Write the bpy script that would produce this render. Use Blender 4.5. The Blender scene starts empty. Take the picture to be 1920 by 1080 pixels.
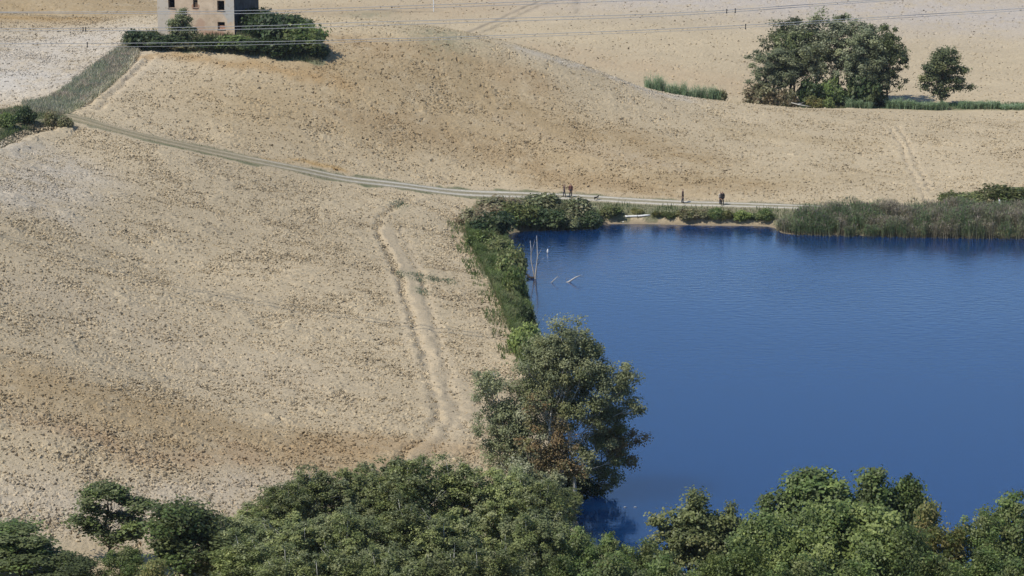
import bpy, math, random
import numpy as np
from mathutils import Vector, Matrix

random.seed(7)
SC = bpy.context.scene
COL = SC.collection

# ------------------------------------------------------------------ camera
F_PX, CAM_H, PITCH = 4650.0, 57.0, math.radians(12.17)      # focal length in pixels of the 1920 px wide picture
cam_data = bpy.data.cameras.new('camera')
cam_data.sensor_width = 36.0
cam_data.lens = F_PX / 1920 * 36.0
cam_data.clip_start, cam_data.clip_end = 1.0, 6000.0
cam = bpy.data.objects.new('camera', cam_data)
COL.objects.link(cam)
cam.location = (0, 0, CAM_H)
cam.rotation_euler = (math.pi / 2 - PITCH, 0, 0)
SC.camera = cam

# ------------------------------------------------------------------ light
SUN_EL, SH_DIR = math.radians(53), math.radians(33)         # shadows run to the right and slightly away
to_sun = Vector((-math.cos(SH_DIR) * math.cos(SUN_EL), -math.sin(SH_DIR) * math.cos(SUN_EL), math.sin(SUN_EL)))
world = bpy.data.worlds.new('World')
SC.world = world
world.use_nodes = True
wn = world.node_tree
bg = wn.nodes['Background']
sky = wn.nodes.new('ShaderNodeTexSky')
sky.sky_type = 'NISHITA'
sky.sun_disc = False
sky.sun_elevation = SUN_EL
sky.sun_rotation = math.atan2(to_sun.x, to_sun.y)
sky.altitude = 200
sky.air_density, sky.dust_density, sky.ozone_density = 1.0, 0.0, 5.5
wn.links.new(sky.outputs[0], bg.inputs[0])
bg.inputs[1].default_value = 0.115
sun_data = bpy.data.lights.new('sun', 'SUN')
sun_data.energy = 4.0
sun_data.angle = math.radians(0.5)
sun_data.color = (1.0, 0.95, 0.87)
sun = bpy.data.objects.new('sun', sun_data)
COL.objects.link(sun)
sun.location = (-60, 0, 120)
sun.rotation_euler = to_sun.to_track_quat('Z', 'Y').to_euler()
SC.view_settings.view_transform = 'Standard'
SC.view_settings.look = 'None'
SC.view_settings.exposure = 0.16
SC.view_settings.gamma = 1.0
SC.view_settings.use_curve_mapping = False

# ------------------------------------------------------------------ survey: picture pixel + distance -> place
SP, CP = math.sin(PITCH), math.cos(PITCH)

def z_of(py, D):
    v = (540 - py) / F_PX
    return CAM_H + D / (CP + v * SP) * (v * CP - SP)

def x_of(px, D, z):
    return (px - 960) / F_PX * (D * CP + (CAM_H - z) * SP)

def place(px, py, D):
    z = z_of(py, D)
    return x_of(px, D, z), D, z

def m_px(D, z=3.0):
    return F_PX / (D * CP + (CAM_H - z) * SP)               # pixels per metre there

# ------------------------------------------------------------------ numpy noise
def _hash(ix, iy, seed):
    h = (ix.astype(np.int64) * 374761393 + iy.astype(np.int64) * 668265263 + seed * 1442695041) & 0xffffffff
    h = ((h ^ (h >> 13)) * 1274126177) & 0xffffffff
    h = ((h ^ (h >> 16)) * 2246822519) & 0xffffffff
    return ((h ^ (h >> 15)) & 0xffffff) / 16777216.0

def vnoise(x, y, seed=0):
    ix, iy = np.floor(x), np.floor(y)
    fx, fy = x - ix, y - iy
    fx, fy = fx * fx * (3 - 2 * fx), fy * fy * (3 - 2 * fy)
    a, b = _hash(ix, iy, seed), _hash(ix + 1, iy, seed)
    c, d = _hash(ix, iy + 1, seed), _hash(ix + 1, iy + 1, seed)
    return (a + (b - a) * fx) * (1 - fy) + (c + (d - c) * fx) * fy

def fbm(x, y, seed=0, octaves=4):
    s = np.zeros_like(x); amp, tot = 1.0, 0.0
    for o in range(octaves):
        s += amp * vnoise(x * 2 ** o + 17.3 * o, y * 2 ** o - 9.1 * o, seed + o * 31)
        tot += amp; amp *= 0.55
    return s / tot                                           # 0..1, mean .5

def smooth(a, b, x):
    t = np.clip((x - a) / (b - a), 0, 1)
    return t * t * (3 - 2 * t)

# ------------------------------------------------------------------ lie of the land (thin plate spline through surveyed spots)
CTRL_PX = [
    # track
    (1600, 393, 306), (1480, 388, 307), (1350, 386, 307), (1280, 382, 308), (1150, 375, 309), (1060, 371, 309), (950, 367, 308),
    (850, 361, 306), (750, 350, 303), (650, 337, 300.5), (550, 318, 298), (400, 285, 296), (250, 250, 294), (125, 220, 294),
    # middle field
    (1900, 330, 330), (1900, 270, 356), (1600, 320, 333), (1600, 260, 358), (1400, 320, 328), (1400, 250, 354),
    (1150, 300, 325), (1150, 220, 346), (900, 280, 323), (900, 180, 340), (700, 250, 318), (700, 150, 334),
    (500, 220, 312), (500, 150, 327), (350, 180, 314), (300, 120, 330), (200, 180, 308),
    # its crest
    (480, 62, 344), (600, 58, 350), (700, 62, 351), (800, 70, 352), (900, 86, 355), (1000, 105, 358), (1150, 145, 364), (1250, 180, 370),
    (1400, 195, 378), (1600, 207, 385), (1760, 215, 386), (1920, 222, 386),
    (350, 74, 343), (245, 95, 338), (120, 205, 300),
    # pale field left of the farmhouse and its crest
    (30, 165, 313), (0, 190, 308), (90, 120, 328), (200, 80, 345), (0, 78, 348), (150, 52, 360), (270, 32, 368),
    # left bank
    (45, 215, 294), (10, 225, 291),
    # left field
    (60, 247, 285), (0, 276, 274), (300, 300, 284), (150, 300, 278), (100, 400, 248), (100, 500, 225), (100, 700, 190), (100, 900, 168), (100, 1040, 155),
    (500, 400, 274), (500, 600, 228), (500, 800, 192), (500, 900, 178), (300, 500, 242), (300, 700, 203), (300, 900, 173),
    (800, 400, 291), (800, 600, 239), (800, 800, 199), (850, 880, 187), (680, 500, 256), (680, 700, 215),
    (880, 440, 289), (960, 620, 240),
    # far field
    (1600, 200, 408), (1600, 100, 462), (1600, 0, 530), (1900, 190, 412), (1900, 100, 465), (1900, 0, 535),
    (1300, 130, 432), (1300, 60, 475), (1300, 0, 525), (1000, 60, 475), (1000, 0, 530), (800, 40, 495), (800, 0, 540),
    (600, 20, 520), (150, 20, 450), (150, 0, 500), (0, 40, 440),
]
CTRL_XYZ = [
    (22, 400, 2.6), (5, 402, 5.5), (-15, 410, 7.5), (-30, 420, 8.5), (40, 399, 0.9), (60, 400, 0.7), (90, 402, 0.6),
    (5, 172, 1.2), (8, 158, 1.6), (30, 153, 1.6), (60, 155, 2.0), (-10, 160, 2.2), (0, 140, 3.5), (40, 140, 3.5), (-30, 140, 5.2),
    (0, 100, 9), (-40, 100, 12), (50, 100, 9), (0, 55, 29), (-45, 55, 30), (60, 55, 30), (0, 0, 53.5), (-40, -20, 56), (60, -20, 56), (0, -60, 60),
    (80, 250, -1), (30, 230, -1), (40, 280, -1), (70, 200, -1), (100, 310, 2), (110, 180, 3), (130, 250, 6), (120, 340, 5), (120, 400, 4),
    (-90, 300, 22), (-100, 220, 22), (-100, 150, 18), (-120, 400, 24), (-90, 480, 14),
    (0, 620, 9), (-100, 640, 14), (100, 640, 16), (0, 800, 24), (-200, 800, 40), (200, 800, 34), (220, 300, 18), (-220, 300, 45),
    (0, 1200, 55), (-500, 1200, 80), (500, 1200, 70), (500, 300, 45), (-500, 300, 80), (0, 2500, 110), (-1500, 2500, 140), (1500, 2500, 140),
    (300, 0, 60), (-300, 0, 70), (1500, 500, 110), (-1500, 500, 140),
]
_c = np.array([place(*p) for p in CTRL_PX] + CTRL_XYZ, float)
_s = 100.0
_P = _c[:, :2] / _s

def _U(r2):
    return 0.5 * r2 * np.log(np.maximum(r2, 1e-12))

_n = len(_P)
_K = _U(((_P[:, None, :] - _P[None, :, :]) ** 2).sum(-1)) + 2e-4 * np.eye(_n)
_A = np.zeros((_n + 3, _n + 3)); _A[:_n, :_n] = _K
_A[:_n, _n] = 1; _A[:_n, _n + 1:] = _P; _A[_n, :_n] = 1; _A[_n + 1:, :_n] = _P.T
_w = np.linalg.solve(_A, np.concatenate([_c[:, 2], np.zeros(3)]))

def z_land(x, y):
    x = np.asarray(x, float); y = np.asarray(y, float)
    sh = x.shape; xf, yf = x.ravel() / _s, y.ravel() / _s
    out = np.empty(xf.size)
    for i in range(0, xf.size, 40000):
        a, b = xf[i:i + 40000], yf[i:i + 40000]
        d = (a[:, None] - _P[None, :, 0]) ** 2 + (b[:, None] - _P[None, :, 1]) ** 2
        out[i:i + 40000] = _U(d) @ _w[:_n] + _w[_n] + a * _w[_n + 1] + b * _w[_n + 2]
    return out.reshape(sh)

# ---- the pond's outline on the water plane z = 0
def on_water(px, py):
    D = CAM_H / math.tan(PITCH - math.atan((540 - py) / F_PX))
    return x_of(px, D, 0), D

SHORE_PX = [(948, 455), (962, 437), (1010, 433), (1065, 431), (1118, 429), (1132, 421), (1190, 420), (1250, 421), (1330, 423), (1440, 425),
            (1472, 438), (1540, 441), (1620, 442), (1750, 445), (1920, 447), (2060, 452)]
SHORE_LEFT = [(1185, 1060), (1118, 1025), (1086, 985), (1076, 945), (1068, 890), (1052, 810), (1030, 710), (1003, 625), (990, 565), (980, 520), (962, 480)]
pond = [on_water(*p) for p in SHORE_PX] + [(104, 285), (112, 250), (104, 200), (80, 168), (50, 160), (26, 158)] + [on_water(*p) for p in SHORE_LEFT]
_pp = []
for i in range(len(pond)):                                   # Catmull-Rom
    p0, p1, p2, p3 = (np.array(pond[(i + k) % len(pond)]) for k in (-1, 0, 1, 2))
    for t in np.linspace(0, 1, 5, endpoint=False):
        _pp.append(0.5 * (2 * p1 + (p2 - p0) * t + (2 * p0 - 5 * p1 + 4 * p2 - p3) * t * t + (3 * p1 - p0 - 3 * p2 + p3) * t ** 3))
POND = np.array(_pp)

def seg_dist(x, y, line, closed=False):
    """distance to a polyline and position along it (0..1)"""
    L = np.asarray(line, float)
    if closed: L = np.vstack([L, L[:1]])
    best = np.full(x.shape, 1e9); pos = np.zeros(x.shape); side = np.zeros(x.shape)
    n = len(L) - 1
    for i in range(n):
        a, b = L[i], L[i + 1]; d = b - a; l2 = max(d @ d, 1e-9)
        t = np.clip(((x - a[0]) * d[0] + (y - a[1]) * d[1]) / l2, 0, 1)
        ex, ey = x - a[0] - t * d[0], y - a[1] - t * d[1]
        r = ex * ex + ey * ey
        m = r < best
        best = np.where(m, r, best); pos = np.where(m, (i + t) / n, pos)
        side = np.where(m, np.sign(d[0] * ey - d[1] * ex), side)
    return np.sqrt(best), pos, side

def inside(x, y, poly):
    P = np.asarray(poly, float); c = np.zeros(x.shape, bool)
    j = len(P) - 1
    for i in range(len(P)):
        (xi, yi), (xj, yj) = P[i], P[j]
        if yi != yj:
            m = ((yi > y) != (yj > y)) & (x < (xj - xi) * (y - yi) / (yj - yi) + xi)
            c ^= m
        j = i
    return c

def near_box(x, y, line, pad):
    L = np.asarray(line, float)
    return (x > L[:, 0].min() - pad) & (x < L[:, 0].max() + pad) & (y > L[:, 1].min() - pad) & (y < L[:, 1].max() + pad)

def pond_sd(x, y):
    """signed distance to the shore: + on land, - in the water, 30 far away"""
    sd = np.full(x.shape, 30.0)
    m = near_box(x, y, POND, 12)
    if m.any():
        d, _, _ = seg_dist(x[m], y[m], POND, True)
        sd[m] = np.where(inside(x[m], y[m], POND), -d, np.minimum(d, 30))
    return sd

def z_ground(x, y, sd=None):
    x = np.atleast_1d(np.asarray(x, float)); y = np.atleast_1d(np.asarray(y, float))
    z = z_land(x, y)
    if sd is None: sd = pond_sd(x, y)
    land = np.maximum(z, 0.10 + 0.16 * np.minimum(sd, 5.0))
    blend = smooth(0.5, 9, sd)
    bank = 0.02 + 0.22 * np.clip(sd, 0, 20)
    land = np.where(sd < 9, np.minimum(land, bank + blend * 30), land)
    return np.where(sd < 0, np.maximum(-1.6, 0.3 * sd) - 0.02, land)

def zg(x, y):
    return float(z_ground([x], [y])[0])

def cast(px, py, d0=120.0, d1=900.0):
    """first place on the ground under a picture pixel"""
    D = np.arange(d0, d1, 0.5)
    v = (540 - py) / F_PX
    t = D / (CP + v * SP)
    z = CAM_H + t * (v * CP - SP); x = t * (px - 960) / F_PX
    hit = np.nonzero(z_ground(x, D) >= z)[0]
    k = hit[0] if len(hit) else len(D) - 1
    return float(x[k]), float(D[k]), float(z[k])

def cast_xy(pts, **k):
    return [cast(*p, **k)[:2] for p in pts]

# ------------------------------------------------------------------ tagging and mesh helpers
def tag(o, label=None, cat=None, group=None, kind=None):
    if label: o['label'] = label
    if cat: o['category'] = cat
    if group: o['group'] = group
    if kind: o['kind'] = kind
    return o

def link(name, me, parent=None, loc=None):
    o = bpy.data.objects.new(name, me)
    COL.objects.link(o)
    if parent: o.parent = parent
    if loc is not None: o.location = loc
    return o

def np_mesh(name, verts, faces, mat=None, colors=None, smooth_=False):
    """faces: (n,3) or (n,4) array; colors: per vertex rgb"""
    me = bpy.data.meshes.new(name)
    verts = np.ascontiguousarray(verts, np.float32); faces = np.ascontiguousarray(faces, np.int32)
    k = faces.shape[1]
    me.vertices.add(len(verts)); me.vertices.foreach_set('co', verts.ravel())
    me.loops.add(faces.size); me.loops.foreach_set('vertex_index', faces.ravel())
    me.polygons.add(len(faces))
    me.polygons.foreach_set('loop_start', np.arange(0, faces.size, k, dtype=np.int32))
    try: me.polygons.foreach_set('loop_total', np.full(len(faces), k, np.int32))
    except Exception: pass
    me.polygons.foreach_set('use_smooth', np.full(len(faces), bool(smooth_)))
    if colors is not None:
        a = me.attributes.new('col', 'FLOAT_COLOR', 'POINT')
        c = np.ones((len(verts), 4), np.float32); c[:, :3] = colors
        a.data.foreach_set('color', c.ravel())
    me.update(calc_edges=True); me.validate()
    if mat: me.materials.append(mat)
    return me

class MB:
    """collects small shapes into one mesh"""
    def __init__(s): s.v, s.f = [], []
    def add(s, vs, fs):
        o = len(s.v); s.v += [tuple(p) for p in vs]; s.f += [tuple(i + o for i in f) for f in fs]
    def box(s, x0, x1, y0, y1, z0, z1):
        s.add([(x0, y0, z0), (x1, y0, z0), (x1, y1, z0), (x0, y1, z0), (x0, y0, z1), (x1, y0, z1), (x1, y1, z1), (x0, y1, z1)],
              [(0, 3, 2, 1), (4, 5, 6, 7), (0, 1, 5, 4), (1, 2, 6, 5), (2, 3, 7, 6), (3, 0, 4, 7)])
    def tube(s, pts, radii, n=6):
        pts = [Vector(p) for p in pts]; rings = []
        up = Vector((0.31, 0.2, 0.93))
        for i, p in enumerate(pts):
            d = (pts[min(i + 1, len(pts) - 1)] - pts[max(i - 1, 0)])
            d = d.normalized() if d.length > 1e-9 else Vector((0, 0, 1))
            a = d.cross(up if abs(d.dot(up)) < 0.95 else Vector((1, 0, 0))).normalized(); b = d.cross(a)
            r = radii[i] if hasattr(radii, '__len__') else radii
            rings.append([p + (a * math.cos(2 * math.pi * k / n) + b * math.sin(2 * math.pi * k / n)) * r for k in range(n)])
        vs = [q for r in rings for q in r]
        fs = [(i * n + k, i * n + (k + 1) % n, (i + 1) * n + (k + 1) % n, (i + 1) * n + k) for i in range(len(pts) - 1) for k in range(n)]
        fs += [tuple(range(n - 1, -1, -1)), tuple((len(pts) - 1) * n + k for k in range(n))]
        s.add(vs, fs)
    def mesh(s, name, mat=None, smooth_=False):
        me = bpy.data.meshes.new(name); me.from_pydata(s.v, [], s.f); me.update()
        if smooth_: me.polygons.foreach_set('use_smooth', [True] * len(me.polygons))
        if mat: me.materials.append(mat)
        return me
    def obj(s, name, mat=None, parent=None, smooth_=False, loc=None):
        return link(name, s.mesh(name, mat, smooth_), parent, loc)

# ------------------------------------------------------------------ materials
def new_mat(name):
    m = bpy.data.materials.new(name); m.use_nodes = True
    nt = m.node_tree; p = nt.nodes['Principled BSDF']
    return m, nt, p

def plain(name, col, rough=0.8, spec=0.2, noise=0.0, nscale=3.0):
    m, nt, p = new_mat(name)
    p.inputs['Roughness'].default_value = rough
    p.inputs['Specular IOR Level'].default_value = spec
    if noise:
        tc = nt.nodes.new('ShaderNodeTexCoord')
        n = nt.nodes.new('ShaderNodeTexNoise'); n.inputs['Scale'].default_value = nscale; n.inputs['Detail'].default_value = 5
        r = nt.nodes.new('ShaderNodeValToRGB')
        r.color_ramp.elements[0].position, r.color_ramp.elements[1].position = 0.3, 0.7
        r.color_ramp.elements[0].color = [c * (1 - noise) for c in col] + [1]
        r.color_ramp.elements[1].color = [min(c * (1 + noise), 1) for c in col] + [1]
        nt.links.new(tc.outputs['Object'], n.inputs['Vector'])
        nt.links.new(n.outputs['Fac'], r.inputs['Fac']); nt.links.new(r.outputs['Color'], p.inputs['Base Color'])
    else:
        p.inputs['Base Color'].default_value = (*col, 1)
    return m

def soil_mat():
    m, nt, p = new_mat('ploughed_soil')
    N, L = nt.nodes.new, nt.links.new
    p.inputs['Roughness'].default_value = 0.95; p.inputs['Specular IOR Level'].default_value = 0.1
    a = N('ShaderNodeAttribute'); a.attribute_name = 'col'
    geo = N('ShaderNodeNewGeometry')
    n1 = N('ShaderNodeTexNoise'); n1.inputs['Scale'].default_value = 2.6; n1.inputs['Detail'].default_value = 6; n1.inputs['Roughness'].default_value = 0.7
    L(geo.outputs['Position'], n1.inputs['Vector'])
    mr = N('ShaderNodeMapRange'); mr.inputs['From Min'].default_value = 0.3; mr.inputs['From Max'].default_value = 0.7
    mr.inputs['To Min'].default_value = 0.80; mr.inputs['To Max'].default_value = 1.16
    L(n1.outputs['Fac'], mr.inputs['Value'])
    mul = N('ShaderNodeVectorMath'); mul.operation = 'SCALE'
    L(a.outputs['Color'], mul.inputs[0]); L(mr.outputs['Result'], mul.inputs['Scale'])
    L(mul.outputs['Vector'], p.inputs['Base Color'])
    n2 = N('ShaderNodeTexNoise'); n2.inputs['Scale'].default_value = 5.0; n2.inputs['Detail'].default_value = 5; n2.inputs['Roughness'].default_value = 0.65
    L(geo.outputs['Position'], n2.inputs['Vector'])
    b = N('ShaderNodeBump'); b.inputs['Strength'].default_value = 0.55; b.inputs['Distance'].default_value = 0.16
    L(n2.outputs['Fac'], b.inputs['Height']); L(b.outputs['Normal'], p.inputs['Normal'])
    return m

def clod_mat():
    m, nt, p = new_mat('clod_earth')
    N, L = nt.nodes.new, nt.links.new
    p.inputs['Roughness'].default_value = 0.95; p.inputs['Specular IOR Level'].default_value = 0.1
    a = N('ShaderNodeAttribute'); a.attribute_name = 'col'; a.attribute_type = 'INSTANCER'
    L(a.outputs['Color'], p.inputs['Base Color'])
    return m

def leaf_mat(name, vary=0.18, rough=0.5, spec=0.35, trans=0.42):
    """leaf colour from the mesh, each plant slightly its own"""
    m, nt, p = new_mat(name)
    N, L = nt.nodes.new, nt.links.new
    a = N('ShaderNodeAttribute'); a.attribute_name = 'col'
    oi = N('ShaderNodeObjectInfo')
    mr = N('ShaderNodeMapRange'); mr.inputs['To Min'].default_value = 1 - vary; mr.inputs['To Max'].default_value = 1 + vary
    L(oi.outputs['Random'], mr.inputs['Value'])
    mul = N('ShaderNodeVectorMath'); mul.operation = 'SCALE'
    L(a.outputs['Color'], mul.inputs[0]); L(mr.outputs['Result'], mul.inputs['Scale'])
    L(mul.outputs['Vector'], p.inputs['Base Color'])
    p.inputs['Roughness'].default_value = rough; p.inputs['Specular IOR Level'].default_value = spec
    t = N('ShaderNodeBsdfTranslucent'); L(mul.outputs['Vector'], t.inputs['Color'])
    mix = N('ShaderNodeMixShader'); mix.inputs[0].default_value = trans
    out = nt.nodes['Material Output']
    L(p.outputs[0], mix.inputs[1]); L(t.outputs[0], mix.inputs[2]); L(mix.outputs[0], out.inputs['Surface'])
    return m

def water_mat():
    m, nt, p = new_mat('pond_water')
    N, L = nt.nodes.new, nt.links.new
    p.inputs['Base Color'].default_value = (0.005, 0.034, 0.115, 1)
    p.subsurface_method = 'BURLEY'                             # light spreads through the murky water
    p.inputs['Subsurface Weight'].default_value = 1.0; p.inputs['Subsurface Radius'].default_value = (1, 1, 1); p.inputs['Subsurface Scale'].default_value = 22.0
    p.inputs['Roughness'].default_value = 0.06; p.inputs['IOR'].default_value = 1.72
    geo = N('ShaderNodeNewGeometry')
    mp = N('ShaderNodeMapping'); mp.inputs['Scale'].default_value = (0.75, 1.5, 1)
    L(geo.outputs['Position'], mp.inputs['Vector'])
    n = N('ShaderNodeTexNoise'); n.inputs['Scale'].default_value = 1.0; n.inputs['Detail'].default_value = 4; n.inputs['Roughness'].default_value = 0.55
    L(mp.outputs[0], n.inputs['Vector'])
    big = N('ShaderNodeTexNoise'); big.inputs['Scale'].default_value = 0.022; big.inputs['Detail'].default_value = 2
    L(geo.outputs['Position'], big.inputs['Vector'])
    sep = N('ShaderNodeSeparateXYZ'); L(geo.outputs['Position'], sep.inputs[0])
    far = N('ShaderNodeMapRange'); far.inputs['From Min'].default_value = 225; far.inputs['From Max'].default_value = 275   # breeze on the far, open water
    far.inputs['To Min'].default_value = 0.10; far.inputs['To Max'].default_value = 0.55
    L(sep.outputs['Y'], far.inputs['Value'])
    bm = N('ShaderNodeMapRange'); bm.inputs['From Min'].default_value = 0.35; bm.inputs['From Max'].default_value = 0.65
    bm.inputs['To Min'].default_value = 0.5; bm.inputs['To Max'].default_value = 1.2
    L(big.outputs['Fac'], bm.inputs['Value'])
    mu = N('ShaderNodeMath'); mu.operation = 'MULTIPLY'; L(far.outputs[0], mu.inputs[0]); L(bm.outputs[0], mu.inputs[1])
    b = N('ShaderNodeBump'); b.inputs['Distance'].default_value = 0.10
    L(mu.outputs[0], b.inputs['Strength']); L(n.outputs['Fac'], b.inputs['Height']); L(b.outputs[0], p.inputs['Normal'])
    return m

M_SOIL, M_CLOD, M_WATER = soil_mat(), clod_mat(), water_mat()
M_LEAF = leaf_mat('foliage')
M_DRY = leaf_mat('reed_and_grass', vary=0.08, rough=0.7, spec=0.15, trans=0.45)
M_BARK = plain('grey_bark', (0.17, 0.145, 0.115), noise=0.35, nscale=4)
M_PALEBARK = plain('pale_bark', (0.52, 0.50, 0.44), noise=0.35, nscale=4)
M_DARKBARK = plain('dark_bark', (0.06, 0.05, 0.04), noise=0.3, nscale=4)
M_DEADWOOD = plain('bleached_dead_wood', (0.42, 0.40, 0.37), noise=0.25, nscale=6)
M_WIRE = plain('dull_aluminium_wire', (0.33, 0.34, 0.35), rough=0.5, spec=0.4)
M_DAMPER = plain('dark_iron', (0.03, 0.03, 0.035), rough=0.6)
M_WHITE = plain('white_paint', (0.75, 0.74, 0.70), noise=0.1, nscale=5)

# ------------------------------------------------------------------ what grows or lies where (places on the ground)
TRACK_PX = [(118, 217), (180, 235), (250, 252), (330, 271), (400, 286), (480, 304), (550, 318), (650, 337), (750, 350), (850, 361), (950, 367),
            (1060, 371), (1150, 375), (1280, 382), (1350, 386), (1480, 388)]
TRACK = cast_xy(TRACK_PX) + [(x_of(1620, 306, 1.3), 306.0), (x_of(1800, 308, 1.5), 308.0), (x_of(2000, 312, 2), 312.0)]
GULLY = cast_xy([(768, 374), (736, 392), (711, 412), (707, 430), (722, 468), (742, 508), (760, 550), (775, 600), (790, 652), (803, 700), (817, 742), (823, 780), (797, 818), (755, 858), (735, 880)])
BAND = cast_xy([(722, 430), (748, 475), (770, 520), (783, 570), (798, 625), (815, 690), (835, 760), (850, 800)])      # smooth ground beside the gully
BAND2 = cast_xy([(752, 430), (775, 480), (795, 530), (812, 590), (828, 650), (850, 720), (870, 780)])
BANDB = cast_xy([(800, 660), (835, 720), (850, 780), (830, 830), (800, 870)])
BAND3 = cast_xy([(735, 520), (752, 575), (765, 620), (762, 650), (800, 655), (880, 652)])
RUTS_R = [cast_xy([(1668, 238), (1690, 270), (1705, 310), (1725, 352), (1738, 375)]), cast_xy([(1684, 238), (1704, 270), (1722, 312), (1745, 360)])]
RUTS_L = [cast_xy([(262, 106), (225, 140), (190, 172), (165, 195)]), cast_xy([(282, 108), (245, 145), (205, 185), (185, 205)])]
FARTRACK = cast_xy([(845, 71), (880, 60), (930, 38), (980, 15), (1020, 0)], d0=380)
G_STRIP = cast_xy([(262, 100), (232, 84), (200, 108), (165, 132), (130, 160), (95, 182), (40, 196), (60, 212), (118, 214), (150, 200), (190, 172), (225, 140)])
G_BANK = cast_xy([(-30, 214), (30, 204), (80, 205), (118, 218), (140, 236), (70, 240), (30, 250), (-30, 275)])
G_MOUND = cast_xy([(225, 80), (262, 62), (300, 60), (440, 62), (480, 60), (560, 62), (620, 108), (600, 122), (520, 114), (430, 104), (330, 98), (250, 97)])
G_VERGE = cast_xy([(905, 371), (1060, 371), (1280, 382), (1480, 388)]) + [(x_of(1700, 309, 1.5), 309.0), (x_of(2000, 314, 2), 314.0)] + \
    [on_water(2000, 449), on_water(1750, 445), on_water(1472, 438)] + cast_xy([(1446, 414), (1300, 410), (1140, 408)]) + [on_water(1120, 430), on_water(962, 438), on_water(985, 545), on_water(1003, 625), on_water(1058, 810)] + \
    cast_xy([(985, 690), (955, 620), (918, 530), (885, 470), (866, 436), (880, 402)])
BEACH = [on_water(1125, 428), on_water(1200, 424), on_water(1300, 425), on_water(1450, 430)]
DITCH = [(x_of(1195, 399, 2.6), 398.0), (x_of(1290, 399, 2), 398.0), (x_of(1400, 399, 1.2), 398.0), (x_of(1600, 399, .8), 398.5), (x_of(1960, 400, .6), 399.5)]
DITCH_L = cast_xy([(-20, 275), (10, 262), (45, 247), (90, 238)])

def grassy(x, y):
    """0..1 cover of grass and weeds"""
    g = np.zeros(x.shape)
    wx, wy = x + 1.6 * (fbm(x / 2.2, y / 2.2, 5, 3) - .5), y + 2.4 * (fbm(x / 2.2, y / 2.2, 9, 3) - .5)
    for poly in (G_STRIP, G_BANK, G_MOUND, G_VERGE):
        m = near_box(x, y, poly, 2)
        if m.any(): g[m] = np.maximum(g[m], inside(wx[m], wy[m], poly))
    m = near_box(x, y, TRACK, 4)
    d, _, _ = seg_dist(wx[m], wy[m], TRACK); g[m] = np.maximum(g[m], 1 - smooth(1.3, 1.9, d))
    m = near_box(x, y, DITCH, 8)
    d, _, _ = seg_dist(wx[m], wy[m], DITCH); g[m] = np.maximum(g[m], 0.9 * (1 - smooth(2.0, 4.5, d)))
    wood = np.maximum(1 - smooth(158, 164, wy + 0.9 * np.clip(-4 - x, 0, 25)), (x > 1) * (1 - smooth(174, 178, wy)))
    return np.maximum(g, wood)

def track_mask(x, y):
    """1 on wheel tracks and washed-out bands, where the clods are crushed"""
    t = np.zeros(x.shape)
    for line, w, k in [(BAND, 1.0, 1.0), (BANDB, 1.6, .75), (BAND2, 0.6, .8), (BAND3, 0.5, .7), (FARTRACK, 1.2, 1)] + [(r, .6, .8) for r in RUTS_R] + [(r, .8, .9) for r in RUTS_L]:
        m = near_box(x, y, line, 3)
        if m.any():
            d, _, _ = seg_dist(x[m] + .5 * (vnoise(x[m] / 1.3, y[m] / 1.3, 3) - .5), y[m] + .6 * (vnoise(x[m] / 1.5, y[m] / 1.5, 4) - .5), line)
            t[m] = np.maximum(t[m], k * (1 - smooth(w * .6, w * 1.5, d)))
    m = near_box(x, y, TRACK, 4)
    d, _, _ = seg_dist(x[m], y[m], TRACK); t[m] = np.maximum(t[m], 1 - smooth(2.2, 3.2, d))
    return t

OCHRE = [
    (cast_xy([(500, 200), (750, 200), (950, 250), (1200, 310)]), 15.0, 0.75, (0.385, 0.285, 0.155)),   # (line of the stain, half width, strength, colour): clay of another colour turned up by the plough
    (cast_xy([(600, 125), (720, 130), (850, 165), (980, 215), (1150, 255), (1300, 290)]), 5.5, 0.95, (0.36, 0.268, 0.15)),
    (cast_xy([(660, 215), (760, 235), (850, 262), (960, 300), (1080, 335), (1250, 350), (1400, 345)]), 4.0, 0.95, (0.345, 0.252, 0.14)),
    (cast_xy([(620, 80), (760, 95), (900, 130), (1000, 160)]), 4.0, 0.7, (0.35, 0.245, 0.13)),
    (cast_xy([(300, 106), (430, 116), (560, 135), (620, 150)]), 2.2, 0.9, (0.38, 0.26, 0.13)),
    (cast_xy([(500, 302), (570, 307), (640, 318)]), 0.9, 1.0, (0.43, 0.29, 0.13)),
    (cast_xy([(1380, 250), (1500, 262), (1620, 272)]), 4.5, 0.5, (0.36, 0.275, 0.155)),
    (cast_xy([(1300, 340), (1450, 340), (1620, 330)]), 4.0, 0.5, (0.38, 0.29, 0.165)),
    (cast_xy([(-40, 700), (80, 730), (200, 765), (350, 800), (500, 835), (640, 850)]), 7.5, 0.95, (0.36, 0.268, 0.15)),
    (cast_xy([(30, 790), (200, 822), (330, 850), (480, 865)]), 1.6, 0.55, (0.37, 0.258, 0.15)),
    (cast_xy([(600, 862), (720, 830), (860, 850)]), 3.0, 0.7, (0.36, 0.255, 0.14)),
    (cast_xy([(-60, 15), (100, 22), (280, 10)], d0=380), 24.0, 0.95, (0.36, 0.265, 0.145)),
    (cast_xy([(-40, 66), (60, 56), (130, 46)], d0=372), 7.0, 0.9, (0.36, 0.245, 0.115)),
    (cast_xy([(500, 25), (650, 20), (800, 20), (900, 10)], d0=420), 22.0, 0.5, (0.38, 0.275, 0.16)),
    (cast_xy([(1000, 95), (1300, 150), (1420, 165)], d0=405), 9.0, 0.5, (0.42, 0.31, 0.19)),
]
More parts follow.
